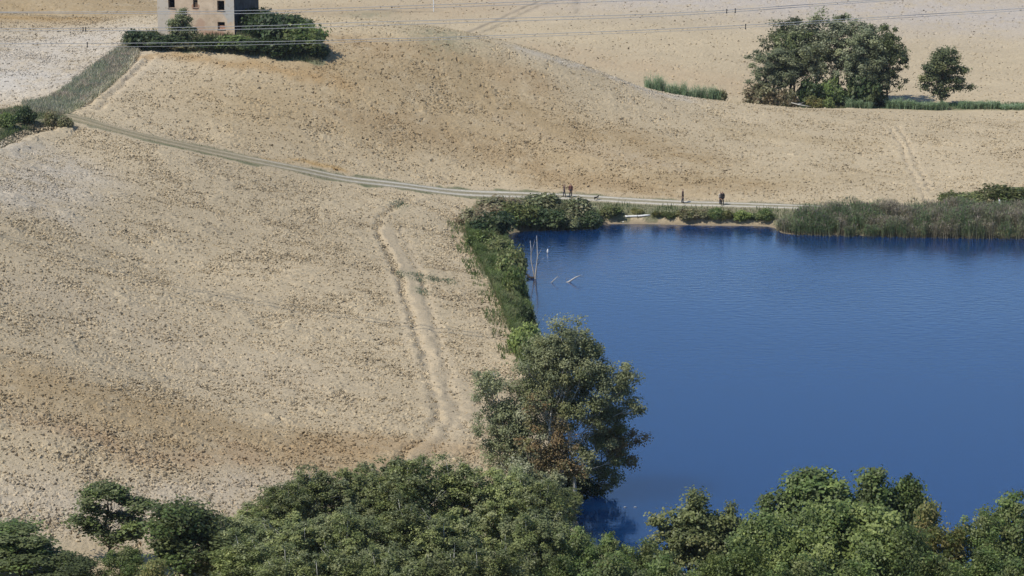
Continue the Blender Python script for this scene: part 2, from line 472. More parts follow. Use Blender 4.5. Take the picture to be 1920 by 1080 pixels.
PALE = [
    (cast_xy([(-20, 285), (30, 275), (90, 300), (60, 380)]), 6.0, 0.5, (0.50, 0.455, 0.385)),
    (cast_xy([(-20, 130), (60, 110), (140, 80)]), 16.0, 0.8, (0.51, 0.46, 0.385)),
    (cast_xy([(-20, 170), (60, 150)]), 7.0, 0.7, (0.52, 0.48, 0.415)),
    (cast_xy([(1150, -10), (1500, 10), (1950, 30)], d0=420), 30.0, 0.8, (0.44, 0.395, 0.35)),
    (cast_xy([(1000, 100), (1100, 128), (1200, 165), (1300, 185)]), 2.6, 0.7, (0.49, 0.44, 0.36)),
    (cast_xy([(950, 235), (1100, 275), (1250, 315)]), 3.0, 0.6, (0.46, 0.405, 0.325)),
    (cast_xy([(0, 930), (250, 950), (420, 930), (520, 905)]), 5.0, 0.6, (0.475, 0.405, 0.305)),
    (cast_xy([(100, 560), (300, 640), (450, 700)]), 7.0, 0.3, (0.46, 0.385, 0.28)),
]

def soil_color(x, y):
    base = np.array([0.454, 0.368, 0.238])
    c = np.tile(base, (x.size, 1)).reshape(x.shape + (3,))
    big = fbm(x / 26, y / 26, 40, 3)[..., None]; mid = fbm(x / 4.5, y / 4.5, 41, 3)[..., None]; fine = fbm(x / .8, y / .8, 42, 2)[..., None]
    c = c * (0.90 + 0.22 * big) * (0.93 + 0.14 * mid) * (0.94 + 0.12 * fine)
    wx = x + 7 * (fbm(x / 9, y / 9, 11, 4) - .5); wy = y + 9 * (fbm(x / 9, y / 9, 12, 4) - .5)
    pat = .5 * fbm(x / 2.8, y / 4.0, 13, 4) + .5 * fbm(x / .8, y / 1.0, 14, 3)
    for line, w, k, col in PALE + OCHRE:
        m = near_box(x, y, line, w * 2.2 + 8)
        if not m.any(): continue
        d, _, _ = seg_dist(wx[m], wy[m], line)
        a = k * np.exp(-(d / w) ** 2) * np.clip(2.6 * pat[m] - .35, 0, 1)
        c[m] = c[m] * (1 - a[:, None]) + np.array(col) * (0.92 + 0.16 * fine[m]) * a[:, None]
    return c

# ------------------------------------------------------------------ ground: one sheet, finest where the fields lie
def axis_angles():
    core = np.linspace(-13.2, 13.2, 600)
    side = 13.2 + np.cumsum(np.geomspace(0.06, 4.2, 36))
    side = side[side < 74]
    return np.radians(np.concatenate([-side[::-1], core, side]))

def axis_rows():
    r = [-60.0]
    while r[-1] < 2600:
        y = r[-1]
        st = 6 if y < 100 else 2.0 if y < 145 else .5 if y < 164 else .30 if y < 312 else .42 if y < 392 else .8 if y < 420 else 1.1 if y < 560 else (y - 540) * .06
        r.append(y + st)
    return np.array(r)

_ang, _row = axis_angles(), axis_rows()
_jit = np.random.RandomState(3)
GX = np.tan(_ang)[None, :] * (_row[:, None] + 75.0) * 0.86
GY = np.repeat(_row[:, None], len(_ang), 1)
_dx = np.gradient(GX, axis=1); _dy = np.gradient(GY, axis=0)
GX = GX + _dx * (_jit.rand(*GX.shape) - .5) * .7
GY = GY + _dy * (_jit.rand(*GX.shape) - .5) * .7
_sd = pond_sd(GX, GY)
GZ = z_ground(GX, GY, _sd)
_gr = grassy(GX, GY); _tr = track_mask(GX, GY)
_rough = (1 - .85 * _tr) * (1 - .7 * _gr) * smooth(0, 5, _sd)
_patch = np.clip(2.2 * fbm(GX / 3.2, GY / 3.2, 60, 3) - .6, 0.15, 1.2)
_near = np.clip(1.15 - (GY - 200) / 500, .45, 1.15)
_h = (_jit.rand(*GX.shape) - .5) * .13 + (vnoise(GX / .75, GY / .75, 70) - .5) * .20 + (fbm(GX / 5, GY / 5, 71, 3) - .5) * .5
_pit = (.22 + .36 * _jit.rand(*GX.shape)) * (_jit.rand(*GX.shape) < .022 * np.clip(2.2 * fbm(GX / 2.6, GY / 2.6, 61, 3) - .3, .2, 1.5))      # holes between the clods
GZ = GZ + np.where(_sd > 0, _rough * (_patch * _near * _h - np.where(GY > 392, .35, 1.) * _pit), 0)
# gully: an eroded cut beside the smooth band; wheel ruts; ditch at the left field's rim
for line, w, dep in [(GULLY, .36, .24), (RUTS_R[0], .3, .16), (RUTS_R[1], .3, .16), (RUTS_L[0], .4, .25), (RUTS_L[1], .4, .25), (BAND2, .35, .12), (BANDB, .5, .14), ([(p[0] - 1.1, p[1]) for p in BAND], .3, .12), ([(p[0] + 1.0, p[1]) for p in BAND], .3, .10), (DITCH_L, 1.0, 1.3)]:
    m = near_box(GX, GY, line, 3)
    d, t, _ = seg_dist(GX[m] + .7 * (vnoise(GX[m] / 1.1, GY[m] / 1.1, 80) - .5), GY[m] + .9 * (vnoise(GX[m] / 1.4, GY[m] / 1.4, 81) - .5), line)
    vary = .45 + .9 * vnoise(t * 23, t * 0 + 1, 82)
    GZ[m] -= dep * vary * np.exp(-(d / w) ** 2) - .25 * dep * np.exp(-((d - 2.2 * w) / (w * 1.3)) ** 2)
_c3 = soil_color(GX, GY)
_gmix = fbm(GX / 1.7, GY / 1.7, 90, 4)[..., None]
_gcol = np.array([0.135, 0.15, 0.075]) * (1 - _gmix) + np.array([0.24, 0.22, 0.135]) * _gmix
_dryness = smooth(.35, .7, fbm(GX / 6, GY / 6, 91, 3))[..., None]
_gcol = _gcol * (1 - .45 * _dryness) + np.array([.30, .255, .17]) * .45 * _dryness
_c3 = _c3 * (1 - _gr[..., None]) + _gcol * _gr[..., None]
_smoothed = (_tr * (1 - _gr))[..., None] * .2
_c3 = _c3 * (1 - _smoothed) + np.array([.47, .38, .265]) * _smoothed
_shore = ((1 - smooth(.4, 1.2, _sd)) * (_sd > -30))[..., None]
_c3 = _c3 * (1 - _shore * .6) + np.array([.16, .125, .09]) * _shore * .6
_weed = np.zeros(GX.shape)
for px, py, r in [(783, 520, 1.3), (812, 524, .9), (842, 528, .8), (750, 515, .7), (790, 545, .9), (748, 385, 1.2), (830, 66, 5.0), (690, 28, 6)]:
    cx, cy, _ = cast(px, py)
    _weed = np.maximum(_weed, np.exp(-(((GX - cx) / r) ** 2 + ((GY - cy) / (r * 1.8)) ** 2)) * .6 * np.clip(2 * fbm(GX / .9, GY / .9, 95, 3) - .4, 0, 1))
_c3 = _c3 * (1 - _weed[..., None]) + np.array([.15, .17, .10]) * _weed[..., None]
for line, w, k in [(FARTRACK, .55, .55), ([(p[0] + 2.6, p[1]) for p in FARTRACK], .55, .5), (cast_xy([(1078, 0), (1081, 25)], d0=400), .6, .35), (cast_xy([(680, 18), (760, 22), (812, 22)], d0=400), 1.2, .45)]:
    m = near_box(GX, GY, line, 4)
    d, _, _ = seg_dist(GX[m] + .8 * (vnoise(GX[m] / 3, GY[m] / 3, 85) - .5), GY[m], line)
    a = (k * np.exp(-(d / w) ** 2) * (.5 + vnoise(GX[m] / 2.2, GY[m] / 6, 86)))[:, None]
    _c3[m] = _c3[m] * (1 - a) + np.array([.17, .145, .11]) * a                                      # old cart tracks, darker trodden earth
_R, _C = GX.shape
_idx = np.arange(_R * _C).reshape(_R, _C)
_faces = np.stack([_idx[:-1, :-1], _idx[:-1, 1:], _idx[1:, 1:], _idx[1:, :-1]], -1).reshape(-1, 4)
ground = link('ground', np_mesh('ground', np.stack([GX, GY, GZ], -1).reshape(-1, 3), _faces, M_SOIL, _c3.reshape(-1, 3), False))
tag(ground, 'ploughed pale clay hills rolling around the pond', kind='structure')

# ------------------------------------------------------------------ pond water
wx_ = np.linspace(-14, 128, 40); wy_ = np.linspace(150, 316, 40)
WX, WY = np.meshgrid(wx_, wy_)
wi = np.arange(1600).reshape(40, 40)
water = link('water', np_mesh('water', np.stack([WX, WY, WX * 0], -1).reshape(-1, 3), np.stack([wi[:-1, :-1], wi[:-1, 1:], wi[1:, 1:], wi[1:, :-1]], -1).reshape(-1, 4), M_WATER))
tag(water, 'deep blue pond water with light ripples', kind='structure')

# ------------------------------------------------------------------ dirt track: a ribbon with two pale ruts
def ribbon(line, half, n_across, step=1.2):
    L = np.array(line, float); seg = np.sqrt(((L[1:] - L[:-1]) ** 2).sum(1)); s = np.concatenate([[0], np.cumsum(seg)])
    u = np.arange(0, s[-1], step)
    P = np.stack([np.interp(u, s, L[:, 0]), np.interp(u, s, L[:, 1])], -1)
    for _ in range(6): P[1:-1] = (P[:-2] + 2 * P[1:-1] + P[2:]) / 4
    T = np.gradient(P, axis=0); T /= np.linalg.norm(T, axis=1)[:, None]
    Nn = np.stack([-T[:, 1], T[:, 0]], -1)
    a = np.linspace(-half, half, n_across)
    return P[:, None, :] + Nn[:, None, :] * a[None, :, None], a

RP, ra = ribbon(TRACK, 1.2, 17)
rx, ry = RP[..., 0], RP[..., 1]
rz = z_ground(rx, ry)
rut = np.exp(-((np.abs(ra) - .68) / .27) ** 2)[None, :] * np.ones(rx.shape)
rz = rz + .10 - .05 * rut + (fbm(rx / .9, ry / .9, 100, 2) - .5) * .05
rz[:, 0] -= .16; rz[:, -1] -= .16
fade = smooth(-42, -12, rx)                                   # greyer and grassier up the hill, chalky by the pond
wear = np.clip(rut * (0.55 + .45 * fade) * (.55 + .9 * fbm(rx / 1.5, ry / 1.5, 101, 3)) + .18 * (fbm(rx / .7, ry / .7, 102, 2)), 0, 1)[..., None]
rc = np.array([.235, .205, .125]) * (1 - wear) + (np.array([.52, .48, .40]) * fade[..., None] + np.array([.46, .375, .255]) * (1 - fade[..., None])) * wear
ri = np.arange(rx.size).reshape(rx.shape)
track = link('dirt_track', np_mesh('dirt_track', np.stack([rx, ry, rz], -1).reshape(-1, 3), np.stack([ri[:-1, :-1], ri[1:, :-1], ri[1:, 1:], ri[:-1, 1:]], -1).reshape(-1, 4), M_SOIL, rc.reshape(-1, 3), True))
tag(track, 'two pale wheel ruts of the farm track with grass between', kind='structure')

# ------------------------------------------------------------------ clods of earth: stuff, instanced by geometry nodes
def clod_nodes():
    ng = bpy.data.node_groups.new('scatter_clods', 'GeometryNodeTree')
    ng.interface.new_socket('Geometry', in_out='INPUT', socket_type='NodeSocketGeometry')
    ng.interface.new_socket('Geometry', in_out='OUTPUT', socket_type='NodeSocketGeometry')
    N, L = ng.nodes.new, ng.links.new
    gi, go = N('NodeGroupInput'), N('NodeGroupOutput')
    join = N('GeometryNodeGeometryToInstance')
    for k in range(4):
        ico = N('GeometryNodeMeshIcoSphere'); ico.inputs['Radius'].default_value = 1.0; ico.inputs['Subdivisions'].default_value = 2
        pos = N('GeometryNodeInputPosition')
        no = N('ShaderNodeTexNoise'); no.noise_dimensions = '4D'; no.inputs['W'].default_value = 3.7 * k; no.inputs['Scale'].default_value = 1.1; no.inputs['Detail'].default_value = 2
        L(pos.outputs[0], no.inputs['Vector'])
        mr = N('ShaderNodeMapRange'); mr.inputs['From Min'].default_value = .3; mr.inputs['From Max'].default_value = .7
        mr.inputs['To Min'].default_value = -.5; mr.inputs['To Max'].default_value = .35
        L(no.outputs[0], mr.inputs['Value'])
        sc = N('ShaderNodeVectorMath'); sc.operation = 'SCALE'; L(pos.outputs[0], sc.inputs[0]); L(mr.outputs[0], sc.inputs['Scale'])
        sp = N('GeometryNodeSetPosition'); L(ico.outputs['Mesh'], sp.inputs['Geometry']); L(sc.outputs[0], sp.inputs['Offset'])
        sm = N('GeometryNodeSetMaterial'); sm.inputs['Material'].default_value = M_CLOD; L(sp.outputs[0], sm.inputs['Geometry'])
        L(sm.outputs[0], join.inputs[0])
    ip = N('GeometryNodeInstanceOnPoints')
    ip.inputs['Pick Instance'].default_value = True
    for nm, ty, sock in (('rot', 'FLOAT_VECTOR', 'Rotation'), ('siz', 'FLOAT_VECTOR', 'Scale')):
        at = N('GeometryNodeInputNamedAttribute'); at.data_type = ty; at.inputs['Name'].default_value = nm
        L(at.outputs['Attribute'], ip.inputs[sock])
    L(gi.outputs[0], ip.inputs['Points']); L(join.outputs[0], ip.inputs['Instance']); L(ip.outputs[0], go.inputs[0])
    return ng

CLODS = clod_nodes()

def scatter_clods(name, label, n, ymin, ymax, size, seed, patchy=1.0, spread=.5, dark=.42):
    rs = np.random.RandomState(seed)
    n0 = int(n * 2.6)
    y = np.sqrt(rs.rand(n0) * ((ymax + 40) ** 2 - (ymin + 40) ** 2) + (ymin + 40) ** 2) - 40
    x = (rs.rand(n0) * 2 - 1) * np.tan(math.radians(12.9)) * (y + 12)
    sd = pond_sd(x, y); keep = sd > 3
    x, y, sd = x[keep], y[keep], sd[keep]
    p = (1 - .94 * track_mask(x, y)) * (1 - .97 * np.minimum(grassy(x, y), 1)) * np.clip((2.6 * fbm(x / 3.2, y / 3.2, 60, 3) - .8) * patchy + (1 - patchy), .06, 1)
    keep = rs.rand(x.size) < p
    x, y, sd = x[keep][:n], y[keep][:n], sd[keep][:n]
    r = size * np.exp(rs.randn(x.size) * spread); r = np.clip(r, size * .4, size * 2.7)
    siz = np.stack([r * (.8 + .7 * rs.rand(x.size)), r * (.8 + .7 * rs.rand(x.size)), r * (.6 + .5 * rs.rand(x.size))], -1)
    rot = np.stack([rs.randn(x.size) * .5, rs.randn(x.size) * .5, rs.rand(x.size) * 6.28], -1)
    z = z_ground(x, y, sd) + r * .1
    me = bpy.data.meshes.new(name); me.vertices.add(x.size)
    me.vertices.foreach_set('co', np.stack([x, y, z], -1).astype(np.float32).ravel())
    for nm, arr in (('rot', rot), ('siz', siz)):
        me.attributes.new(nm, 'FLOAT_VECTOR', 'POINT').data.foreach_set('vector', arr.astype(np.float32).ravel())
    c = np.ones((x.size, 4), np.float32); c[:, :3] = soil_color(x, y) * (.82 + .34 * rs.rand(x.size))[:, None]
    shade_dark = rs.rand(x.size) < dark                              # darker clods: shade of the gaps between clods, put into their colour
    c[shade_dark, :3] *= (.28 + .40 * rs.rand(shade_dark.sum()))[:, None]
    me.attributes.new('col', 'FLOAT_COLOR', 'POINT').data.foreach_set('color', c.ravel())
    o = link(name, me)
    md = o.modifiers.new('scatter', 'NODES'); md.node_group = CLODS
    tag(o, label, 'clods', kind='stuff')
    return o

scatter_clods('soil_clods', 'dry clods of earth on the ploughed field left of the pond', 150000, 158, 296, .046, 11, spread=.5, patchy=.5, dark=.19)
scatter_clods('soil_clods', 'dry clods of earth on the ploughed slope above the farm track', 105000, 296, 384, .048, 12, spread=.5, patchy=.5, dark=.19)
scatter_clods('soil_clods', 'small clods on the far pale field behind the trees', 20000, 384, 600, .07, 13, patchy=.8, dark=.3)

# ------------------------------------------------------------------ vegetation
GREYGREEN = [(.082, .096, .060), (.110, .124, .078), (.145, .156, .102), (.062, .075, .048)]
MIDGREEN = [(.050, .078, .028), (.070, .100, .038), (.095, .125, .050), (.040, .062, .024)]
DARKGREEN = [(.043, .056, .027), (.058, .072, .035), (.076, .091, .046), (.035, .046, .024)]
OLIVE = [(.066, .078, .036), (.088, .100, .048), (.050, .060, .030), (.11, .115, .06)]
LIGHTGREEN = [(.090, .118, .042), (.115, .145, .055), (.145, .170, .070), (.070, .095, .036)]
MASSLEAF = [(.084, .104, .046), (.112, .132, .060), (.145, .162, .080), (.062, .080, .037)]
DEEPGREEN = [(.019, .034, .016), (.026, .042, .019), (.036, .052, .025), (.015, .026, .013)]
OAKLEAF = [(.075, .10, .036), (.095, .12, .046), (.125, .15, .062), (.050, .070, .028)]
SILVER = [(.115, .128, .095), (.15, .16, .125), (.19, .20, .16), (.085, .098, .072)]
RUSSET = [(.095, .072, .042), (.115, .080, .046), (.080, .066, .040), (.065, .068, .038)]
YELLOWISH = [(.115, .110, .045), (.10, .105, .045), (.085, .10, .04), (.14, .12, .055)]
PINKBROWN = [(.17, .135, .105), (.13, .11, .08), (.20, .165, .13), (.10, .095, .065)]
DRYGREY = [(.15, .135, .10), (.19, .17, .13), (.11, .105, .075), (.09, .095, .06)]

LEAF_GAIN = np.array([2.50, 2.40, 1.90])

def rand_dirs(rs, n):
    v = rs.randn(n, 3); return v / np.linalg.norm(v, axis=1)[:, None]

def leaf_cloud(rs, lobes, n_clump, n_leaf, leaf, clump_r, palette, second=None, second_share=0.0, shell=.55, upright=0.0):
    """leaves gathered in clumps through the crown's lobes; returns verts, faces, colours, clump centres"""
    lobes = np.array(lobes, float)
    area = (lobes[:, 3] * lobes[:, 4] + lobes[:, 3] * lobes[:, 5] + lobes[:, 4] * lobes[:, 5])
    pick = rs.choice(len(lobes), n_clump, p=area / area.sum())
    L = lobes[pick]
    d = rand_dirs(rs, n_clump)
    d[:, 2] = np.where((d[:, 2] < -.35) & (rs.rand(n_clump) < .75), -d[:, 2], d[:, 2])
    rr = shell + (1.02 - shell) * rs.rand(n_clump) ** .7
    cc = L[:, :3] + d * L[:, 3:6] * rr[:, None]
    per = np.maximum(3, (n_leaf / n_clump * np.exp(rs.randn(n_clump) * .35))).astype(int)
    ci = np.repeat(np.arange(n_clump), per)
    n = len(ci)
    cr = clump_r * (.6 + .8 * rs.rand(n_clump))
    off = np.clip(rs.randn(n, 3), -2.2, 2.2) * .56 * cr[ci][:, None] * np.array([1, 1, .8])
    p = cc[ci] + off
    outward = off / (np.linalg.norm(off, axis=1)[:, None] + 1e-6)
    nrm = outward * .5 + d[ci] * .3 + rs.randn(n, 3) * .55 + np.array(to_sun) * .75       # leaves turn to the light
    nrm /= np.linalg.norm(nrm, axis=1)[:, None]
    t = np.cross(nrm, rs.randn(n, 3)); t /= np.linalg.norm(t, axis=1)[:, None] + 1e-9
    if upright: t = t * (1 - upright) + np.array([0, 0, 1]) * upright; t /= np.linalg.norm(t, axis=1)[:, None]
    b = np.cross(nrm, t)
    s = leaf * (.65 + .7 * rs.rand(n))
    a, w = t * s[:, None] * .62, b * s[:, None] * .40
    v = np.stack([p - a, p - a * .1 + w, p + a, p - a * .1 - w], 1).reshape(-1, 3)
    f = np.arange(4 * n).reshape(-1, 4)
    pal = np.array(palette)
    ctint = pal[rs.choice(len(pal), n_clump)]
    if second is not None:
        m = rs.rand(n_clump) < second_share; ctint[m] = np.array(second)[rs.choice(len(second), m.sum())]
    col = ctint[ci] * .7 + pal[rs.choice(len(pal), n)] * .3
    col = np.minimum(col * LEAF_GAIN * (.68 + .64 * rs.rand(n))[:, None], .5)
    return v, f, np.repeat(col, 4, 0), cc

def wood_mesh(rs, height, trunk_r, targets, lean=(0, 0), fork=.35, stems=1, n_limbs=14, limb_r=.4, bark=None, spread=.5, twigs=0):
    """tapered trunk(s) with limbs reaching into the crown"""
    mb = MB()
    targets = np.array(targets)
    for s in range(stems):
        top = np.array([lean[0], lean[1], height * .9]) if stems == 1 else targets[np.argsort(-targets[:, 2])[min(s * 3, len(targets) - 1)]]
        base = np.array([0, 0, -.4]) if stems == 1 else np.array([rs.randn() * spread, rs.randn() * spread, -.4])
        ts = np.linspace(0, 1, 8)
        pts = [base + (top - base) * t + np.array([rs.randn(), rs.randn(), 0]) * height * .012 * math.sin(t * 3.1) for t in ts]
        rad = [trunk_r * (1 - .86 * t) * (1.35 if t == 0 else 1) / math.sqrt(stems) for t in ts]
        mb.tube(pts, rad, 8)
        for k in range(max(2, n_limbs // stems)):
            tg = targets[rs.randint(len(targets))]
            hz = np.clip((tg[2] - height * .12) / height - .12 * rs.rand(), fork * .6, .88)
            st = base + (top - base) * hz
            if stems > 1 and np.linalg.norm(tg[:2] - st[:2]) > height * .45: continue
            mid = (st + tg) / 2 + np.array([0, 0, .06 * height * rs.randn() * .4 - .02 * height])
            r0 = trunk_r * (1 - .86 * hz) * limb_r * (.7 + .5 * rs.rand()) / math.sqrt(stems) + .008
            mb.tube([st, st * .5 + mid * .5 + rs.randn(3) * .03 * height * .3, mid, tg], [r0, r0 * .75, r0 * .5, r0 * .14 + .004], 5)
            for q in range(twigs):
                e = tg + rand_dirs(rs, 1)[0] * height * .05
                mb.tube([mid * .4 + tg * .6, e], [r0 * .25 + .006, .006], 4)
    return mb

def auto_lobes(rs, h, w, base=.3, n=9, tall=1.0, power=1.0):
    """lumpy egg: width w, height h, crown starting at base*h"""
    out = []
    for i in range(n):
        u = (i + .5 * rs.rand()) / (n - .5)
        z = h * (base + (1 - base) * (.12 + .78 * u))
        ww = w / 2 * (math.sin(math.pi * (.16 + .74 * u ** power)) ** .7)
        a = rs.rand() * 6.28 + i * 2.4; r = ww * (.25 + .45 * rs.rand())
        s = ww * (.50 + .22 * rs.rand()) + .06 * w
        sz = s * tall * (.8 + .4 * rs.rand())
        out.append((math.cos(a) * r, math.sin(a) * r, min(z, h - sz * .9), s * tall ** -.4, s * tall ** -.4, sz))
    return out

def proto(rs, h, w, palette, n_leaf, leaf, clumps, clump_r, base=.3, n=9, power=1.0, bark=None, trunk_r=None, stems=1, n_limbs=16, lobes=None, shell=.55,
          second=None, share=0.0, twigs=0, upright=0.0, lean=(0, 0), spread=.5, tall=1.0):
    lobes = lobes or auto_lobes(rs, h, w, base, n, power=power, tall=tall)
    v, f, c, cc = leaf_cloud(rs, lobes, clumps, n_leaf, leaf, clump_r, palette, second, share, shell, upright)
    crown = np_mesh('crown', v, f, M_LEAF, c)
    tr = wood_mesh(rs, h, trunk_r or h * .016, cc, lean=lean, stems=stems, n_limbs=n_limbs, twigs=twigs, spread=spread).mesh('trunk', bark or M_BARK, True)
    return crown, tr, h, w

def plant(name, label, cat, pr, loc, h, w=None, rotz=None, group=None, parts=('crown', 'trunk')):
    """one tree or shrub: an Empty at its foot, its crown and its wood"""
    e = bpy.data.objects.new(name, None); COL.objects.link(e)
    e.location = loc; e.empty_display_size = .3
    sz = h / pr[2]; sx = (w / pr[3]) if w else sz
    e.scale = (sx, sx, sz)
    e.rotation_euler = (0, 0, random.random() * 6.28 if rotz is None else rotz)
    tag(e, label, cat, group)
    link(parts[0], pr[0], e); link(parts[1], pr[1], e)
    return e

def tree_at(name, label, cat, pr, px, py_top, D, width_px, group=None, rotz=None, min_h=1.5):
    zt = z_of(py_top, D); x = x_of(px, D, zt); g = zg(x, D)
    h = max(zt - g, min_h)
    return plant(name, label, cat, pr, (x, D, g - .05), h, width_px / m_px(D, zt), rotz, group)

R = np.random.RandomState
# ---- wooded slope in front of the pond
P_POP = [proto(R(100 + i), 10, 5.6, MASSLEAF, 38000, .135, 440, .34, base=.15, n=26, tall=2.0, shell=.25, bark=M_PALEBARK, trunk_r=.14, stems=3, n_limbs=36, second=GREYGREEN, share=.4, twigs=2) for i in range(3)]
P_DARK = [proto(R(120 + i), 9, 4.4, DARKGREEN, 15000, .20, 130, .62, base=.22, n=9, bark=M_DARKBARK, trunk_r=.14, n_limbs=22, second=MIDGREEN, share=.25) for i in range(2)]
P_AIRY = proto(R(130), 10, 5, DARKGREEN, 9500, .20, 74, .60, bark=M_DARKBARK, trunk_r=.13, n_limbs=30, second=MIDGREEN, share=.3, shell=.3,
               lobes=[(-.2, 0, 9.0, .9, .9, .9), (.5, .1, 8.9, .55, .6, .5), (-.9, 0, 8.3, .8, .8, .7), (.2, .3, 7.7, .9, .9, .6), (1.6, 0, 7.4, 1.2, 1.0, .55), (2.0, .2, 6.5, .8, .8, .5), (-.9, .3, 6.6, .9, .9, .7),
                      (-1.2, -.2, 5.4, 1.0, 1.0, .7), (.9, 0, 5.6, .9, 1, .5), (1.7, -.3, 5.0, .8, .8, .5), (-.9, .2, 4.2, 1.0, 1.0, .6), (.8, .1, 3.6, 1.2, 1.1, .7)])
P_OAK = [proto(R(140 + i), 8, 6.5, OAKLEAF, 30000, .17, 190, .58, shell=.3, base=.15, n=19, tall=1.25, bark=M_BARK, trunk_r=.18, n_limbs=22, second=MIDGREEN, share=.3) for i in range(2)]
P_TALL = [proto(R(150 + i), 11, 5, MIDGREEN, 13000, .22, 110, .60, bark=M_BARK, trunk_r=.13, n_limbs=28, shell=.25, second=DARKGREEN, share=.5,
                lobes=[(0, 0, 10.1, .8, .8, .8), (-.5, .1, 9.2, 1.0, 1, .8), (.6, 0, 9.0, .9, 1, .7), (-1.4, .2, 8.0, 1.0, 1, .7), (1.3, 0, 8.1, 1, 1, .8), (0, .3, 7.9, 1.2, 1.2, .7),
                       (-2.0, 0, 7.0, .8, .8, .6), (1.8, .2, 6.8, .9, .9, .6), (-.6, -.2, 6.6, 1.2, 1.2, .7), (.7, .2, 5.6, 1.2, 1.2, .8), (-1.2, 0, 5.2, 1, 1, .8)]) for i in range(2)]
P_CYP = proto(R(160), 9, 5.4, OLIVE, 19000, .18, 190, .50, base=.1, bark=M_DARKBARK, trunk_r=.15, n_limbs=24, second=DARKGREEN, share=.55,
              lobes=[(0.2, 0, 8.3, .32, .32, .75), (.1, 0, 7.3, .8, .8, .7), (-.9, 0, 6.9, .6, .6, .6), (-1.9, 0, 6.5, .6, .6, .5), (.9, .2, 6.6, .8, .8, .6), (1.9, 0, 6.4, .8, .8, .6), (0, 0, 5.6, 1.7, 1.5, 1.0),
                     (-1.5, 0, 5.2, 1.1, 1.2, .9), (1.6, .2, 5.0, 1.2, 1.2, 1.0), (0, 0, 3.4, 2.3, 2.0, 1.6)])
P_YEL = proto(R(170), 8, 3.2, YELLOWISH, 6500, .17, 70, .45, base=.25, n=9, bark=M_PALEBARK, trunk_r=.09, n_limbs=24, shell=.25, second=MIDGREEN, share=.35)
P_FEATHER = [proto(R(180 + i), 9, 5, MIDGREEN, 19000, .155, 170, .48, base=.12, n=14, tall=1.5, shell=.3, bark=M_BARK, trunk_r=.12, n_limbs=24, second=OLIVE, share=.35, power=.7) for i in range(2)]

G_MASS = 'leafy young trees massed in front of the ploughed field'
tree_at('dark_tree', 'dark green tree filling the bottom left corner', 'tree', P_DARK[0], 32, 982, 150, 150, rotz=.4)
tree_at('dark_tree', 'dark bush low between corner tree and the airy tree', 'tree', P_DARK[1], 110, 1040, 148, 110, rotz=1.4)
tree_at('airy_tree', 'airy dark tree with see-through crown and thin dark trunk, bottom left', 'tree', P_AIRY, 200, 903, 155, 152, rotz=0)
tree_at('dark_tree', 'low bright green bush at the right foot of the airy tree', 'tree', P_FEATHER[0], 232, 1026, 149, 90, rotz=2.2)
tree_at('dark_tree', 'compact dark green tree between the airy tree and the pale leafy mass', 'tree', P_DARK[1], 350, 940, 151, 150, rotz=3.1)
tree_at('yellowish_shrub', 'yellow green shrub at the bottom edge below the compact dark tree', 'shrub', P_YEL, 285, 1048, 143, 80, rotz=1.0)
mass = [  # px, top py, distance, width, what sets it apart
    (432, 972, 153, 110, 'pale green tree at the left end of the leafy mass'),
    (487, 950, 157, 100, 'leafy tree on the left slope of the mass, second from its left end'),
    (534, 904, 158, 96, 'pointed leafy tree on the left shoulder of the mass beside the bare soil'),
    (598, 884, 160, 104, 'round topped leafy tree just left of the notch in the mass'),
    (680, 878, 161, 112, 'leafy tree right of the notch, left of the highest crown'),
    (762, 857, 160, 118, 'leafy tree with the highest top of the mass, below the gully end'),
    (856, 870, 161, 122, 'broad leafy tree right of the highest crown in the mass'),
    (945, 882, 161, 104, 'leafy tree left beside the russet lakeside tree'),
    (1012, 898, 160, 100, 'leafy tree at the mass right end under the big poplar'),
    (452, 1012, 144, 120, 'lower leafy tree at the bottom left of the mass'),
    (556, 968, 149, 120, 'leafy tree in the middle row below the pointed one'),
    (652, 958, 149, 122, 'leafy tree in the middle row below the notch'),
    (746, 948, 150, 112, 'leafy tree in the middle row below the highest top'),
    (838, 960, 149, 116, 'leafy tree in the middle row left of the dark gap'),
    (1000, 962, 150, 110, 'leafy tree with pale stems beside the dark gap near the water'),
    (520, 1040, 138, 118, 'front row leafy tree, bottom edge, leftmost of the row'),
    (622, 1030, 138, 120, 'front row leafy tree, bottom edge, second from the left'),
    (728, 1024, 138, 118, 'front row leafy tree, bottom edge, third from the left'),
    (832, 1030, 138, 118, 'front row leafy tree, bottom edge, fourth from the left'),
    (930, 1016, 140, 112, 'front row leafy tree, bottom edge, right end of the row'),
]
for i, (px, py, D, w, lab) in enumerate(mass):
    tree_at('young_tree', lab, 'tree', P_POP[i % 3], px, py, D, w * 1.35, G_MASS, rotz=i * 1.9)
tree_at('young_tree', 'low green tree in front of the poplar shadow, left of the water gap', 'tree', P_FEATHER[0], 1084, 990, 150, 100, rotz=.3)
tree_at('young_tree', 'small forked green treetop below the blue gap of water', 'tree', P_FEATHER[1], 1146, 998, 150, 86, rotz=1.3)
tree_at('young_tree', 'low green tree at the bottom edge left of the dark spired tree', 'tree', P_FEATHER[0], 1205, 1016, 148, 110, rotz=2.6)
tree_at('young_tree', 'bottom edge green tree under the lakeside poplar', 'tree', P_FEATHER[1], 1050, 1036, 141, 120, rotz=4.2)
tree_at('spired_tree', 'dark olive tree with a thin spire against the pond', 'tree', P_CYP, 1296, 920, 155, 170, rotz=0)
tree_at('grey_tree', 'greyish olive round tree right beside the spired tree', 'tree', P_CYP, 1376, 944, 156, 105, rotz=2.5)
tree_at('tall_tree', 'small dark topped tree left of the tall open crowns', 'tree', P_TALL[1], 1440, 930, 158, 74, rotz=1.0)
